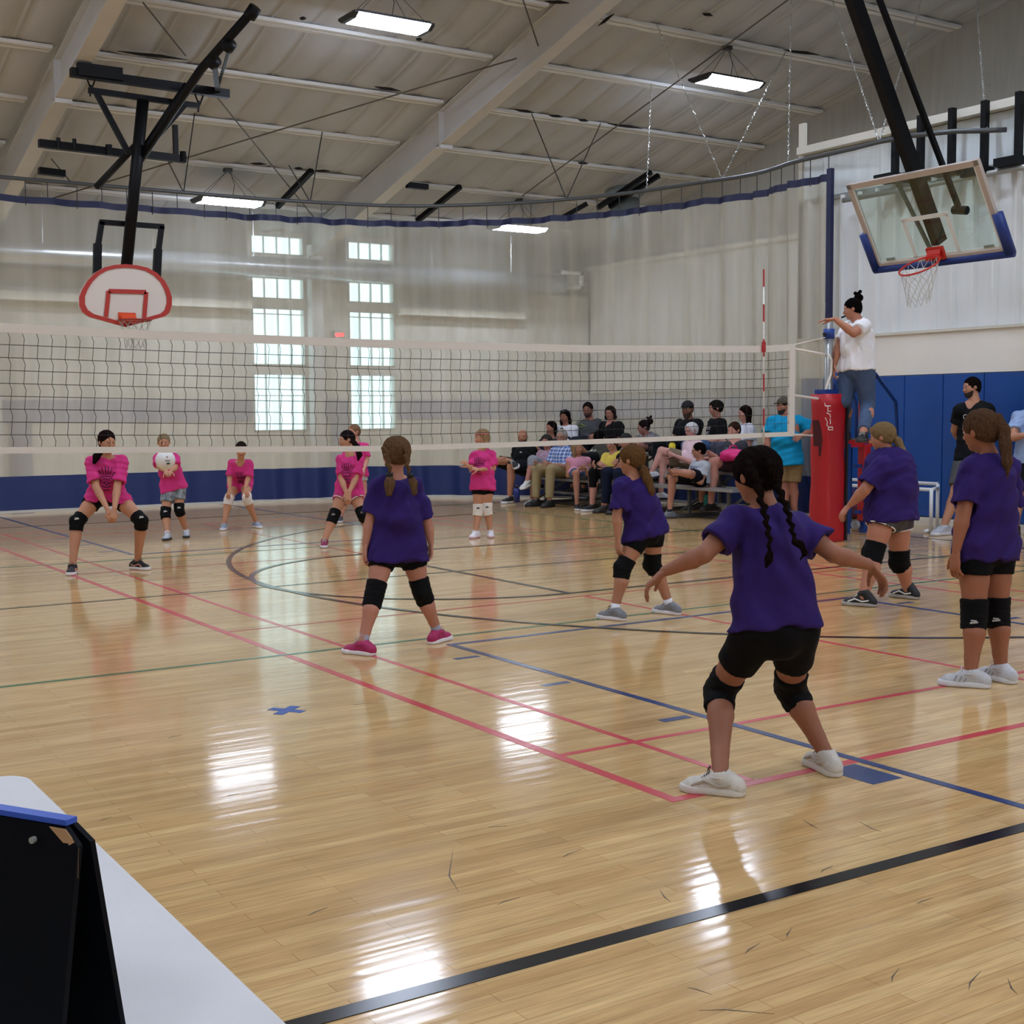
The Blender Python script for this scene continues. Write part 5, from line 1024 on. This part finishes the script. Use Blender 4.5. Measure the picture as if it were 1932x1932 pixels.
standing('person', 'player in pink tee and pink shorts with clasped hands, looking to picture left', 1.37, .21, dict(hd=(654, 830, 0), nk=(660, 857, 0), sL=(644, 868, 0), sR=(677, 867, .05), eL=(644, 903, -.06), eR=(671, 902, -.04), wL=(653, 929, -.2), wR=(659, 929, -.2), xL=(656, 943, -.22), xR=(657, 943, -.22),
    hL=(650, 924, .1), hR=(666, 924, .1), kL=(629, 975, -.1), kR=(684, 971, -.04)), [((615, 1028), (609, 1038)), ((694, 1021), (706, 1030))], 72, 10,
    dict(PK, hair='211919', style='tight', hw=.16, hem=.02, legs=('shorts', 'C2507E', .42, 1.25), trim=True, pads='0A0A0C', padlogo='9A9A9A', shoe=('8A2048', 'D8D4D4'), prints=crest(.004), tails=[(pts(14.4, [(668, 835, .03), (675, 845, .03), (678, 858, .03), (676, 868, .03)]), [.03, .036, .034, .012], 'p')]), vox=.0105, group='players in pink')
standing('person', 'player in pink tee and pale shorts half hidden behind a crouching teammate', 1.34, .205, dict(hd=(668, 815, 0), nk=(671, 835, 0), sL=(657, 843, 0), sR=(687, 843, 0), eL=(653, 868, 0), eR=(692, 867, 0), wL=(656, 888, -.1), wR=(687, 884, -.15), hL=(665, 892, 0), hR=(680, 892, 0), kL=(655, 938, -.05), kR=(686, 938, 0)), [((645, 982), (637, 990)), ((692, 980), (696, 988))], 50, 15,
    dict(PK, skin='C8917A', hair='8A6A4E', style='tight', hw=.15, hem=.03, legs=('shorts', 'B4ACA4', .35, 1.15), shoe=('3A3C48', 'C8C8CC')), vox=.0115, group='players in pink')
standing('person', 'player in pink tee standing upright with white knee pads and a headband', 1.30, .205, dict(hd=(909, 826, 0), nk=(911, 848, 0), sL=(896, 859, 0), sR=(926, 858, .03), eL=(890, 883, -.05), eR=(931, 884, 0), wL=(885, 881, -.2), wR=(904, 886, -.18), xL=(879, 875, -.22), xR=(893, 884, -.2),
    hL=(903, 917, 0), hR=(919, 917, .02), kL=(902, 963, 0), kR=(919, 961, .02)), [((905, 1013), (884, 1018)), ((922, 1010), (930, 1018))], 62, 20,
    dict(PK, hair='A08260', style='bob', hl=.5, hw=.155, hem=.03, curl=1.1, legs=('shorts', '0A0A0C', .34, 1.1), pads='E4DCD0', padlogo='2A2A2C', shoe=('E2E0E4', 'D8B8C0'), lace='F0F0F0', prints=crest(.004), extra=lambda root, J, P, s_, u, f: part('headband', MB().tube([P(.375*math.cos(a), -.03+.41*math.sin(a), .22) for a in np.linspace(0, 2*math.pi, 24)[:-1]], .008, 6, True), mat('headband', 'C87A6A', .6), root, True)), vox=.0105, group='players in pink')
# referee
def whistle(root, J, P, s_, u, f): part('whistle', MB().bar(P(0, .36, -.25), P(0, .58, -.3), .02, .02), mat('black_plastic', '0E0E10', .4), root)
JEAN = mat('blue_jeans', '3E5170', .8, bump=.3, bscale=50, var=.15, vscale=8)
standing('person', 'person in white polo and jeans on the stand, arm stretched over the net', 1.70, .23, dict(hd=(1608, 583, 0), nk=(1618, 607, 0), sL=(1630, 615, -.13), sR=(1601, 619, .14), eL=(1611, 629, -.34), eR=(1580, 657, .1), wL=(1575, 602, -.28), wR=(1575, 688, .05), xL=(1552, 604, -.28), xR=(1573, 702, .04),
    hL=(1630, 697, -.07), hR=(1605, 697, .08), kL=(1637, 764, -.03), kR=(1593, 756, .05)), [((1640, 833, 1.12), (1612, 837, 1.12)), ((1607, 828, 1.12), (1581, 831, 1.12))], 88, 80,
    dict(cat='person', skin='B4795E', hair='100C0A', style='tight', shirt='ECEAEA', collar=True, tc=1.15, b=1.08, hw=.185, hem=.01, sl=.66, sr=.046, legs=('jeans', '3E5170', 1.88, 1.15), legmat=JEAN, shoe=('17171A', '2C2A28'), bun=pD(1620, 562, 15.6), thL=(0, 0, 1), pnL=(0, 0, -1), curlL=.15, extra=whistle), vox=.0105)
standing('person', 'person in bright teal tee, cap and khaki shorts standing at the end of the bleachers', 1.76, .235, dict(hd=(1478, 766, 0), nk=(1481, 787, 0), sL=(1458, 796, 0), sR=(1507, 795, 0), eL=(1448, 830, 0), eR=(1532, 812, .05), wL=(1449, 857, -.05), wR=(1512, 822, -.2), hL=(1470, 864, 0), hR=(1496, 864, 0), kL=(1476, 914, -.02), kR=(1495, 914, 0)), [((1485, 975), (1478, 984)), ((1498, 974), (1500, 983))], 55, 20,
    dict(cat='person', skin='A8705A', hair='1E1512', style='short', cap='4A4438', camo=True, beard='231815', shirt='1391BE', tc=1.4, b=1.12, hw=.235, hem=.06, sr=.056, legs=('shorts', '8C714C', .92, 1.45), shoe=('5A5650', '8A867E')), vox=.0115)
standing('person', 'person in black tee and grey shorts leaning by the blue wall pads', 1.84, .24, dict(hd=(1833, 731, 0), nk=(1838, 758, 0), sL=(1812, 773, 0), sR=(1864, 773, 0), eL=(1801, 812, .12), eR=(1874, 814, .14), wL=(1815, 838, .25), wR=(1857, 840, .25), hL=(1823, 860, 0), hR=(1851, 860, 0), kL=(1804, 928, -.1), kR=(1856, 930, 0)), [((1795, 1008), (1752, 1012)), ((1858, 1002), (1868, 1010))], 62, 25,
    dict(cat='person', skin='B98468', hair='1A1411', style='short', beard='30221A', shirt='0E0F12', vneck=True, hw=.19, hem=.04, legs=('shorts', '55575A', .86, 1.35), shoe=('B8BCC6', 'D8DAE0'), text=[('ON', .045, .03, 'DDE2E8')], prints=[('DDE2E8', [[(-.03, .0), (.0, .01)], [(-.03, -.012), (.0, -.01)], [(-.028, -.024), (-.004, -.02)]], .012)], pnL=(0, 1, 0), pnR=(0, 1, 0)), vox=.0105)
standing('person', 'person in light blue polo and cap with folded arms cut off by the right edge', 1.82, .24, dict(hd=(1950, 748, 0), nk=(1950, 774, 0), sL=(1921, 788, 0), sR=(1978, 788, 0), eL=(1910, 826, -.12), eR=(1985, 826, -.1), wL=(1938, 820, -.28), wR=(1955, 828, -.28), hL=(1934, 868, 0), hR=(1962, 868, 0), kL=(1920, 935, -.03), kR=(1964, 935, 0)), [((1919, 1008), (1910, 1015)), ((1964, 1006), (1972, 1012))], 20, 10,
    dict(cat='person', skin='B98468', hair='221915', style='short', cap='B8B4A8', shirt='9DB4DC', collar=True, hw=.2, hem=.03, legs=('shorts', '17191F', .86, 1.35), shoe=('3A2622', '2A1C18')), vox=.0115)
def plaid_mat():
    m = mat('plaid', '5E7FB4', .8); nt = m.node_tree; N = nt.nodes; L = nt.links; b = N['Principled BSDF']; tc = N.new('ShaderNodeTexCoord'); sx = N.new('ShaderNodeSeparateXYZ'); L.new(tc.outputs['Object'], sx.inputs[0]); outs = []
    for ax, fq in (('Y', 115.), ('Z', 115.)):
        a = N.new('ShaderNodeMath'); a.operation = 'MULTIPLY'; a.inputs[1].default_value = fq; L.new(sx.outputs[ax], a.inputs[0]); s_ = N.new('ShaderNodeMath'); s_.operation = 'SINE'; L.new(a.outputs[0], s_.inputs[0])
        g = N.new('ShaderNodeMath'); g.operation = 'GREATER_THAN'; g.inputs[1].default_value = .6; L.new(s_.outputs[0], g.inputs[0]); outs.append(g)
    ad = N.new('ShaderNodeMath'); ad.operation = 'ADD'; L.new(outs[0].outputs[0], ad.inputs[0]); L.new(outs[1].outputs[0], ad.inputs[1]); h = N.new('ShaderNodeMath'); h.operation = 'MULTIPLY'; h.inputs[1].default_value = .45; L.new(ad.outputs[0], h.inputs[0])
    mx = N.new('ShaderNodeMix'); mx.data_type = 'RGBA'; L.new(h.outputs[0], mx.inputs[0]); mx.inputs[6].default_value = lin('4467A6'); mx.inputs[7].default_value = lin('E4EAF4'); L.new(mx.outputs[2], b.inputs['Base Color']); return m
# ------------------------------------------------------------ spectators
def seated(label, head, row, H, hh, yaw, look, arms, legs, o, dx=0., vox=.0115, lean=0., seatdy=0., foot=None, shw=1., group='spectators on the bleachers'):
    X = SX[row]+dx; Hd = pX(head[0], head[1], X-lean); Yc = Hd[1]+seatdy; z = SZ[row]; a = math.radians(yaw); f = V([-math.cos(a), math.sin(a), 0.]); sd = V([f[1], -f[0], 0.]); sd = sd if sd[1] > 0 else -sd  # sd points to picture left (+Y)
    pel = V([X+.02, Yc, z+.085*H*.9]); J = {'hd': Hd}; ln = nrm(Hd-pel); nk = Hd-nrm(ln+V([0, 0, .8]))*hh*.74+V([.03, 0, 0])*(1 if lean < .1 else .2); J['nk'] = nk
    zf = [0., .19, .38][row] if foot is None else foot
    for s_, k in ((1, 'L'), (-1, 'R')):
        S_ = nk+sd*s_*.108*H*shw-V([0, 0, .03*H]); J['s'+k] = S_; J['h'+k] = pel+sd*s_*.052*H; kn = J['h'+k]+f*.245*H+sd*s_*.035*H+V([0, 0, .01*H]); J['k'+k] = kn
        J['a'+k] = V([kn[0], kn[1], zf+.052*H])+f*.03; J['t'+k] = nrm(f+sd*s_*.15)
        if arms == 'lap': J['e'+k] = S_+sd*s_*.03-V([0, 0, .165*H])+f*.04; J['w'+k] = pel+f*.19*H+sd*s_*.035*H+V([0, 0, .055*H])
        elif arms == 'cross': J['e'+k] = S_+sd*s_*.02-V([0, 0, .145*H])+f*.09; J['w'+k] = nk-V([0, 0, .185*H])+f*.145*H-sd*s_*.035*H
        elif arms == 'knee': J['e'+k] = S_+sd*s_*.04-V([0, 0, .15*H])+f*.09; J['w'+k] = kn-f*.03+V([0, 0, .045*H])
        elif arms == 'lean': J['e'+k] = kn-f*.04+V([0, 0, .05*H]); J['w'+k] = nk+f*.16*H-V([0, 0, .03*H])-sd*s_*.0
        elif arms == 'phone': J['e'+k] = S_+sd*s_*.04-V([0, 0, .16*H])+f*.05; J['w'+k] = pel+f*.22*H+sd*s_*.03*H+V([0, 0, .11*H])
        elif arms == 'hang': J['e'+k] = S_+sd*s_*.02-V([0, 0, .16*H]); J['w'+k] = S_+f*.1-V([0, 0, .29*H])
    o = dict(o)
    if legs == 'figL':   # ankle of the picture-left leg on the other knee
        J['kL'] = J['hL']+f*.19*H+sd*.12*H+V([0, 0, .06*H]); J['aL'] = J['kR']+V([0, 0, .055*H])+f*.02-sd*.02; J['tL'] = nrm(-sd*.9+f*.3-V([0, 0, .2])); o['suL'] = nrm(V([0, 0, .5])+f*.2+sd*.4); o['suL'] = perp(o['suL'], J['tL'])
    if legs == 'figR':
        J['kR'] = J['hR']+f*.19*H-sd*.12*H+V([0, 0, .06*H]); J['aR'] = J['kL']+V([0, 0, .055*H])+f*.02+sd*.02; J['tR'] = nrm(sd*.9+f*.3-V([0, 0, .2])); o['suR'] = perp(nrm(V([0, 0, .5])+f*.2-sd*.4), J['tR'])
    if legs in ('overL', 'overR'):
        k, m, s_ = ('L', 'R', 1) if legs == 'overL' else ('R', 'L', -1); J['k'+k] = J['k'+m]+V([0, 0, .085*H])+f*.02+sd*s_*.0; J['a'+k] = J['k'+k]-V([0, 0, .20*H])+f*.09*H-sd*s_*.04; J['t'+k] = nrm(f+V([0, 0, -.25])-sd*s_*.2); o['su'+k] = perp(V([0, 0, 1.]), J['t'+k])
    fa = math.radians(look); fv = V([-math.cos(fa), math.sin(fa), 0.]); fv = nrm(fv+V([0, 0, o.get('tilt', 0.)]))
    return person('person', label, J, H, hh, fv, f, o, vox, group)
seated('person in black tee, ankle on knee, leftmost on the bleachers', (986, 824), 0, 1.78, .235, -10, -44, 'lap', 'figL', dict(skin='B07A5E', hair='291E18', style='bald', beard='2E2019', shirt='0E0F12', hw=.19, hem=.02, legs=('shorts', '16181E', .9, 1.35), shoe=('1A1A1E', 'D8D8D8'), lace='E4E4E4', laces=True, prints=[('DADDE2', [[(.025, .03), (.045, .03)]], .009)]))
seated('person in glasses, floral top and grey capris with crossed arms and legs', (1031, 833), 0, 1.62, .225, -5, -34, 'cross', 'overL', dict(skin='B07868', hair='3D3938', style='short', vol=1.12, glasses='3A3030', shirt='94708A', shirtmat=mat('floral', 'A98A9C', .8, var=.5, vscale=30), hw=.19, sr=.045, hem=.02, b=1.1, legs=('capris', '8C8F96', 1.3, 1.2), shoe=('C9CAC4', 'DEDED8')))
seated('person in dark top seated above the floral top, below the white top', (1040, 807), 1, 1.64, .225, -10, -14, 'lap', 'flat', dict(skin='A8705A', hair='150F0F', style='long', shirt='4A3A40', hw=.17, hem=.02, legs=('jeans', '2A3040', 1.85, 1.12), shoe=('2A2A2E', '8A8A8A')), dx=.03)
seated('person in blue plaid shirt and khaki trousers', (1060, 824), 0, 1.74, .235, -10, -29, 'knee', 'flat', dict(skin='A87A66', hair='A8A098', style='short', glasses='5A4A42', shirt='5E7FB4', shirtmat=plaid_mat(), collar=True, hw=.2, hem=.02, sr=.05, legs=('khakis', '9A8A66', 1.9, 1.22), shoe=('1C1B1E', '141416'), sl=.7), dx=-.02)
seated('person in white top with sunglasses on head, leftmost in the upper row', (1066, 786), 2, 1.66, .225, -10, -29, 'lap', 'flat', dict(skin='9A6650', hair='140E0C', style='long', vol=1.06, shirt='D8D8DE', hw=.17, hem=.02, legs=('jeans', '2A3040', 1.85, 1.12), shoe=('2A2A2E', '8A8A8A'), prints=[('2A2A36', [[(-.02, .05), (.0, .055), (.02, .05)]], .008)], extra=lambda root, J, P, s_, u, f: part('sunglasses', MB().tube([P(-.2, .28, .42), P(0, .34, .44), P(.2, .28, .42)], .018, 6), mat('sunglass', '3A3840', .2), root, True)), dx=-.35)
seated('person in charcoal tee with crossed arms in the upper row', (1109, 773), 2, 1.86, .245, -5, -39, 'cross', 'flat', dict(skin='8E5C4A', hair='1E1515', style='short', beard='3A2620', shirt='4A4C50', hw=.21, tc=1.2, b=1.1, hem=.02, legs=('jeans', '22252E', 1.85, 1.15), shoe=('2A2A2E', '8A8A8A'), prints=[('6A7A3A', [[(-.05, .04), (0, .05), (.05, .03)], [(-.04, .02), (.03, .02)]], .012)]), dx=-.05)
seated('person in glasses, necklace and black V-neck top in the upper row', (1151, 779), 2, 1.70, .225, -5, -29, 'lap', 'flat', dict(skin='B07A68', hair='291E1C', style='bob', vol=1.08, glasses='5A2A3A', shirt='0C0C10', vneck=True, hw=.2, tc=1.15, b=1.08, sr=.05, hem=.02, legs=('trousers', '14151A', 1.85, 1.15), shoe=('2A2A2E', '8A8A8A'), extra=lambda root, J, P, s_, u, f: part('necklace', MB().tube([J['nk']+s_*.05+f*.05, J['nk']-u*.12+f*.14, J['nk']-s_*.05+f*.05], .006, 5), mat('necklace', 'A88A68', .4), root, True)))
seated('person in olive tee seated above the yellow tee, head turned right', (1131, 826), 1, 1.66, .225, 0, 150, 'lap', 'flat', dict(skin='9A6A52', hair='120E0E', style='short', vol=1.05, shirt='45433A', hw=.17, hem=.02, legs=('trousers', '14151A', 1.85, 1.12), shoe=('2A2A2E', '8A8A8A'), prints=[('D8D8D0', [[(-.04, .0), (-.03, .02), (-.02, .0)], [(0, .0), (.01, .02)], [(.03, 0), (.03, .02)]], .008)], fold=.003), dx=-.12)
seated('person in pink tank top and denim shorts, back half turned', (1088, 846), 0, 1.36, .2, -70, -110, 'lap', 'flat', dict(cat='person', noface=True, skin='A87660', hair='94795C', style='long', hl=1.15, shirt='C88A9E', sl=0, hw=.14, hem=.0, legs=('shorts', '51627C', .7, 1.15), legmat=JEAN, shoe=('1C1C20', 'C8C8C8')), dx=-.22)
seated('person with glasses in yellow tee and black capris leaning forward', (1154, 836), 0, 1.64, .225, 0, -24, 'knee', 'flat', dict(skin='BC8878', hair='1E1214', style='short', vol=1.1, glasses='6A2030', shirt='E0C85A', hw=.19, tc=1.15, b=1.05, hem=.02, legs=('capris', '0A0A0E', 1.45, 1.2), shoe=('17171B', 'D0D0D4')), lean=.16)
seated('person in black cap and brown top with hands together, jeans, beside the yellow tee', (1181, 834), 0, 1.76, .235, 5, -24, 'lap', 'flat', dict(skin='B4806C', hair='100C0A', style='short', cap='0C0C0F', shirt='241B1E', hw=.19, hem=.02, legs=('jeans', '141C30', 1.9, 1.2), shoe=('2A241E', '1A1612')), lean=.2)
seated('person in grey top leaning forward on both elbows in the upper row', (1214, 806), 2, 1.60, .22, 10, 22, 'lean', 'flat', dict(skin='A8766A', hair='211818', style='tight', bun=pX(1226, 795, 12.9), shirt='7A7A80', hw=.165, hem=.02, legs=('shorts', '2A2A30', .6, 1.15), shoe=('2A2A2E', '8A8A8A'), tilt=-.25), lean=.22)
seated('person in black cap and black tee with crossed arms in the upper row', (1297, 772), 2, 1.82, .24, 0, -24, 'cross', 'flat', dict(skin='8A5A48', hair='100C0A', style='short', cap='0E0E12', beard='3A281C', bl=1.5, shirt='0E0F14', hw=.2, tc=1.2, b=1.1, hem=.02, legs=('trousers', '14151A', 1.85, 1.15), shoe=('2A2A2E', '8A8A8A')))
seated('person with glasses and pale pink cardigan, legs crossed', (1304, 812), 1, 1.62, .225, 15, -4, 'lap', 'overR', dict(skin='C8948A', hair='E6E4E4', style='short', vol=1.12, glasses='6A3A42', shirt='DCBFC6', hw=.18, hem=.02, sl=.9, legs=('shorts', '7A6A5A', .8, 1.15), shoe=('C8CAD4', '2A2A30')))
seated('person in black lettered tee and lanyard looking down in the upper row', (1350, 770), 2, 1.70, .23, 20, 22, 'lap', 'flat', dict(skin='B07E6C', hair='211D1B', style='short', vol=1.16, shirt='0C0C0F', hw=.175, hem=.02, legs=('jeans', '40587A', 1.85, 1.15), shoe=('2A2A2E', '8A8A8A'), text=[('TASTE', .034, .01, 'E6E6E6'), ('ART', .034, -.03, 'E6E6E6')], tilt=-.35, extra=lambda root, J, P, s_, u, f: part('lanyard', MB().tube([J['nk']+s_*.05+f*.07, J['nk']-u*.25+f*.17, J['nk']-s_*.05+f*.07], .006, 5), mat('lanyard', '8E8E96', .5), root, True)))
seated('person in dark grey tee with a bright pink bag on her lap', (1385, 812), 1, 1.66, .23, 15, -9, 'lap', 'flat', dict(skin='BC8474', hair='35211C', style='tight', shirt='3A3B42', hw=.21, tc=1.25, b=1.15, sr=.052, hem=.02, legs=('shorts', '3A2A30', .75, 1.3), shoe=('17120F', '17120F'), prints=[('8AB4D8', [[(.03, .02), (.05, .02)]], .008)]), foot=.1)
seated('person in white blouse, rightmost in the upper row', (1405, 780), 2, 1.66, .225, 25, 22, 'lap', 'flat', dict(skin='BC8878', hair='1E1211', style='long', shirt='D6D8E2', hw=.19, tc=1.1, hem=.02, sr=.05, legs=('trousers', '4A4E5E', 1.85, 1.15), shoe=('2A2A2E', '8A8A8A')))
seated('person with glasses in light grey purple-lettered tee, ankle crossed over knee', (1318, 850), 0, 1.46, .215, 15, 32, 'knee', 'figR', dict(cat='person', skin='B4806A', hair='150F11', style='short', glasses='5A2A30', shirt='AFB4BC', hw=.165, hem=.03, sr=.05, fold=.005, legs=('shorts', '0E1018', .8, 1.3), shoe=('6C7078', '3A3C42'), sock=('17171A', .05), text=[('KEARNEY', .04, .0, '4A4080'), ('SOCCER', .04, -.045, '4A4080')]), dx=-.02, vox=.0105)
# ------------------------------------------------------------ belongings
bottle(975, 948, 20.6, .27, .05, '14286E', 'dark blue water jug on the floor beside the leftmost spectator')
pp = V([SX[0]-.2, 13.35, .0]); bottle(1333, 960, 18.2, .24, .04, '2E8A80', 'teal water bottle on the floor below the front bench')
p = V(pX(1268, 866, 12.4)); YB2 = bottle(1268, 868, depth(p), .3, .05, 'D8C21E', 'bright yellow bottle on the second bench behind the pink cardigan')
def blob(name, c, r, m, lab, cat_, extra=None):
    s = SDF(.01); c = V(c, float); s.ell(c, r, None, .01); rs = np.random.RandomState(int(c[0]*100) % 97)
    for i in range(5): s.ell(c+rs.randn(3)*V(r)*.45, V(r)*.5, None, .03)
    s.fold = lambda x, y, z: .004*np.sin(x*60+y*45+z*30)
    t = empty(name, c-V([0, 0, r[2]]), lab, cat_); link('bag_body', mk([s.mesh()], name), m, t); h = part('strap', MB().tube([c+V([-r[0]*.6, 0, r[2]*.6]), c+V([-r[0]*.3, 0, r[2]*1.5]), c+V([r[0]*.3, 0, r[2]*1.5]), c+V([r[0]*.6, 0, r[2]*.6])], .01, 6), m, t, True)
c = pX(1383, 858, SX[1]-.28); blob('handbag', c, (.15, .2, .08), mat('pink_bag', 'D81E78', .5), 'bright pink bag held on the lap of the person in dark grey', 'bag')
blob('backpack', fl(1622, 984)+V([0.2, .25, .17]), (.17, .17, .16), mat('maroon_bag', '5A1830', .6, var=.4, vscale=15), 'maroon backpack on the floor behind the referee stand', 'bag')
blob('gym_bag', fl(1600, 983)+V([.1, .3, .09]), (.16, .14, .08), mat('grey_bag', '8A7C86', .6, var=.4, vscale=20), 'small grey patterned bag on the floor behind the red post pad', 'bag')
blob('towel_bundle', fl(1602, 978)+V([.1, .35, .24]), (.12, .1, .07), mat('lime_cloth', 'B4CC8A', .7, var=.3, vscale=20), 'pale green bundle lying on the grey bag', 'bundle')
blob('shoulder_bag', pX(1243, 850, SX[2]-.2), (.14, .2, .12), mat('black_bag', '0C0C10', .5), 'black bag on the lap of the spectator leaning on both elbows', 'bag')
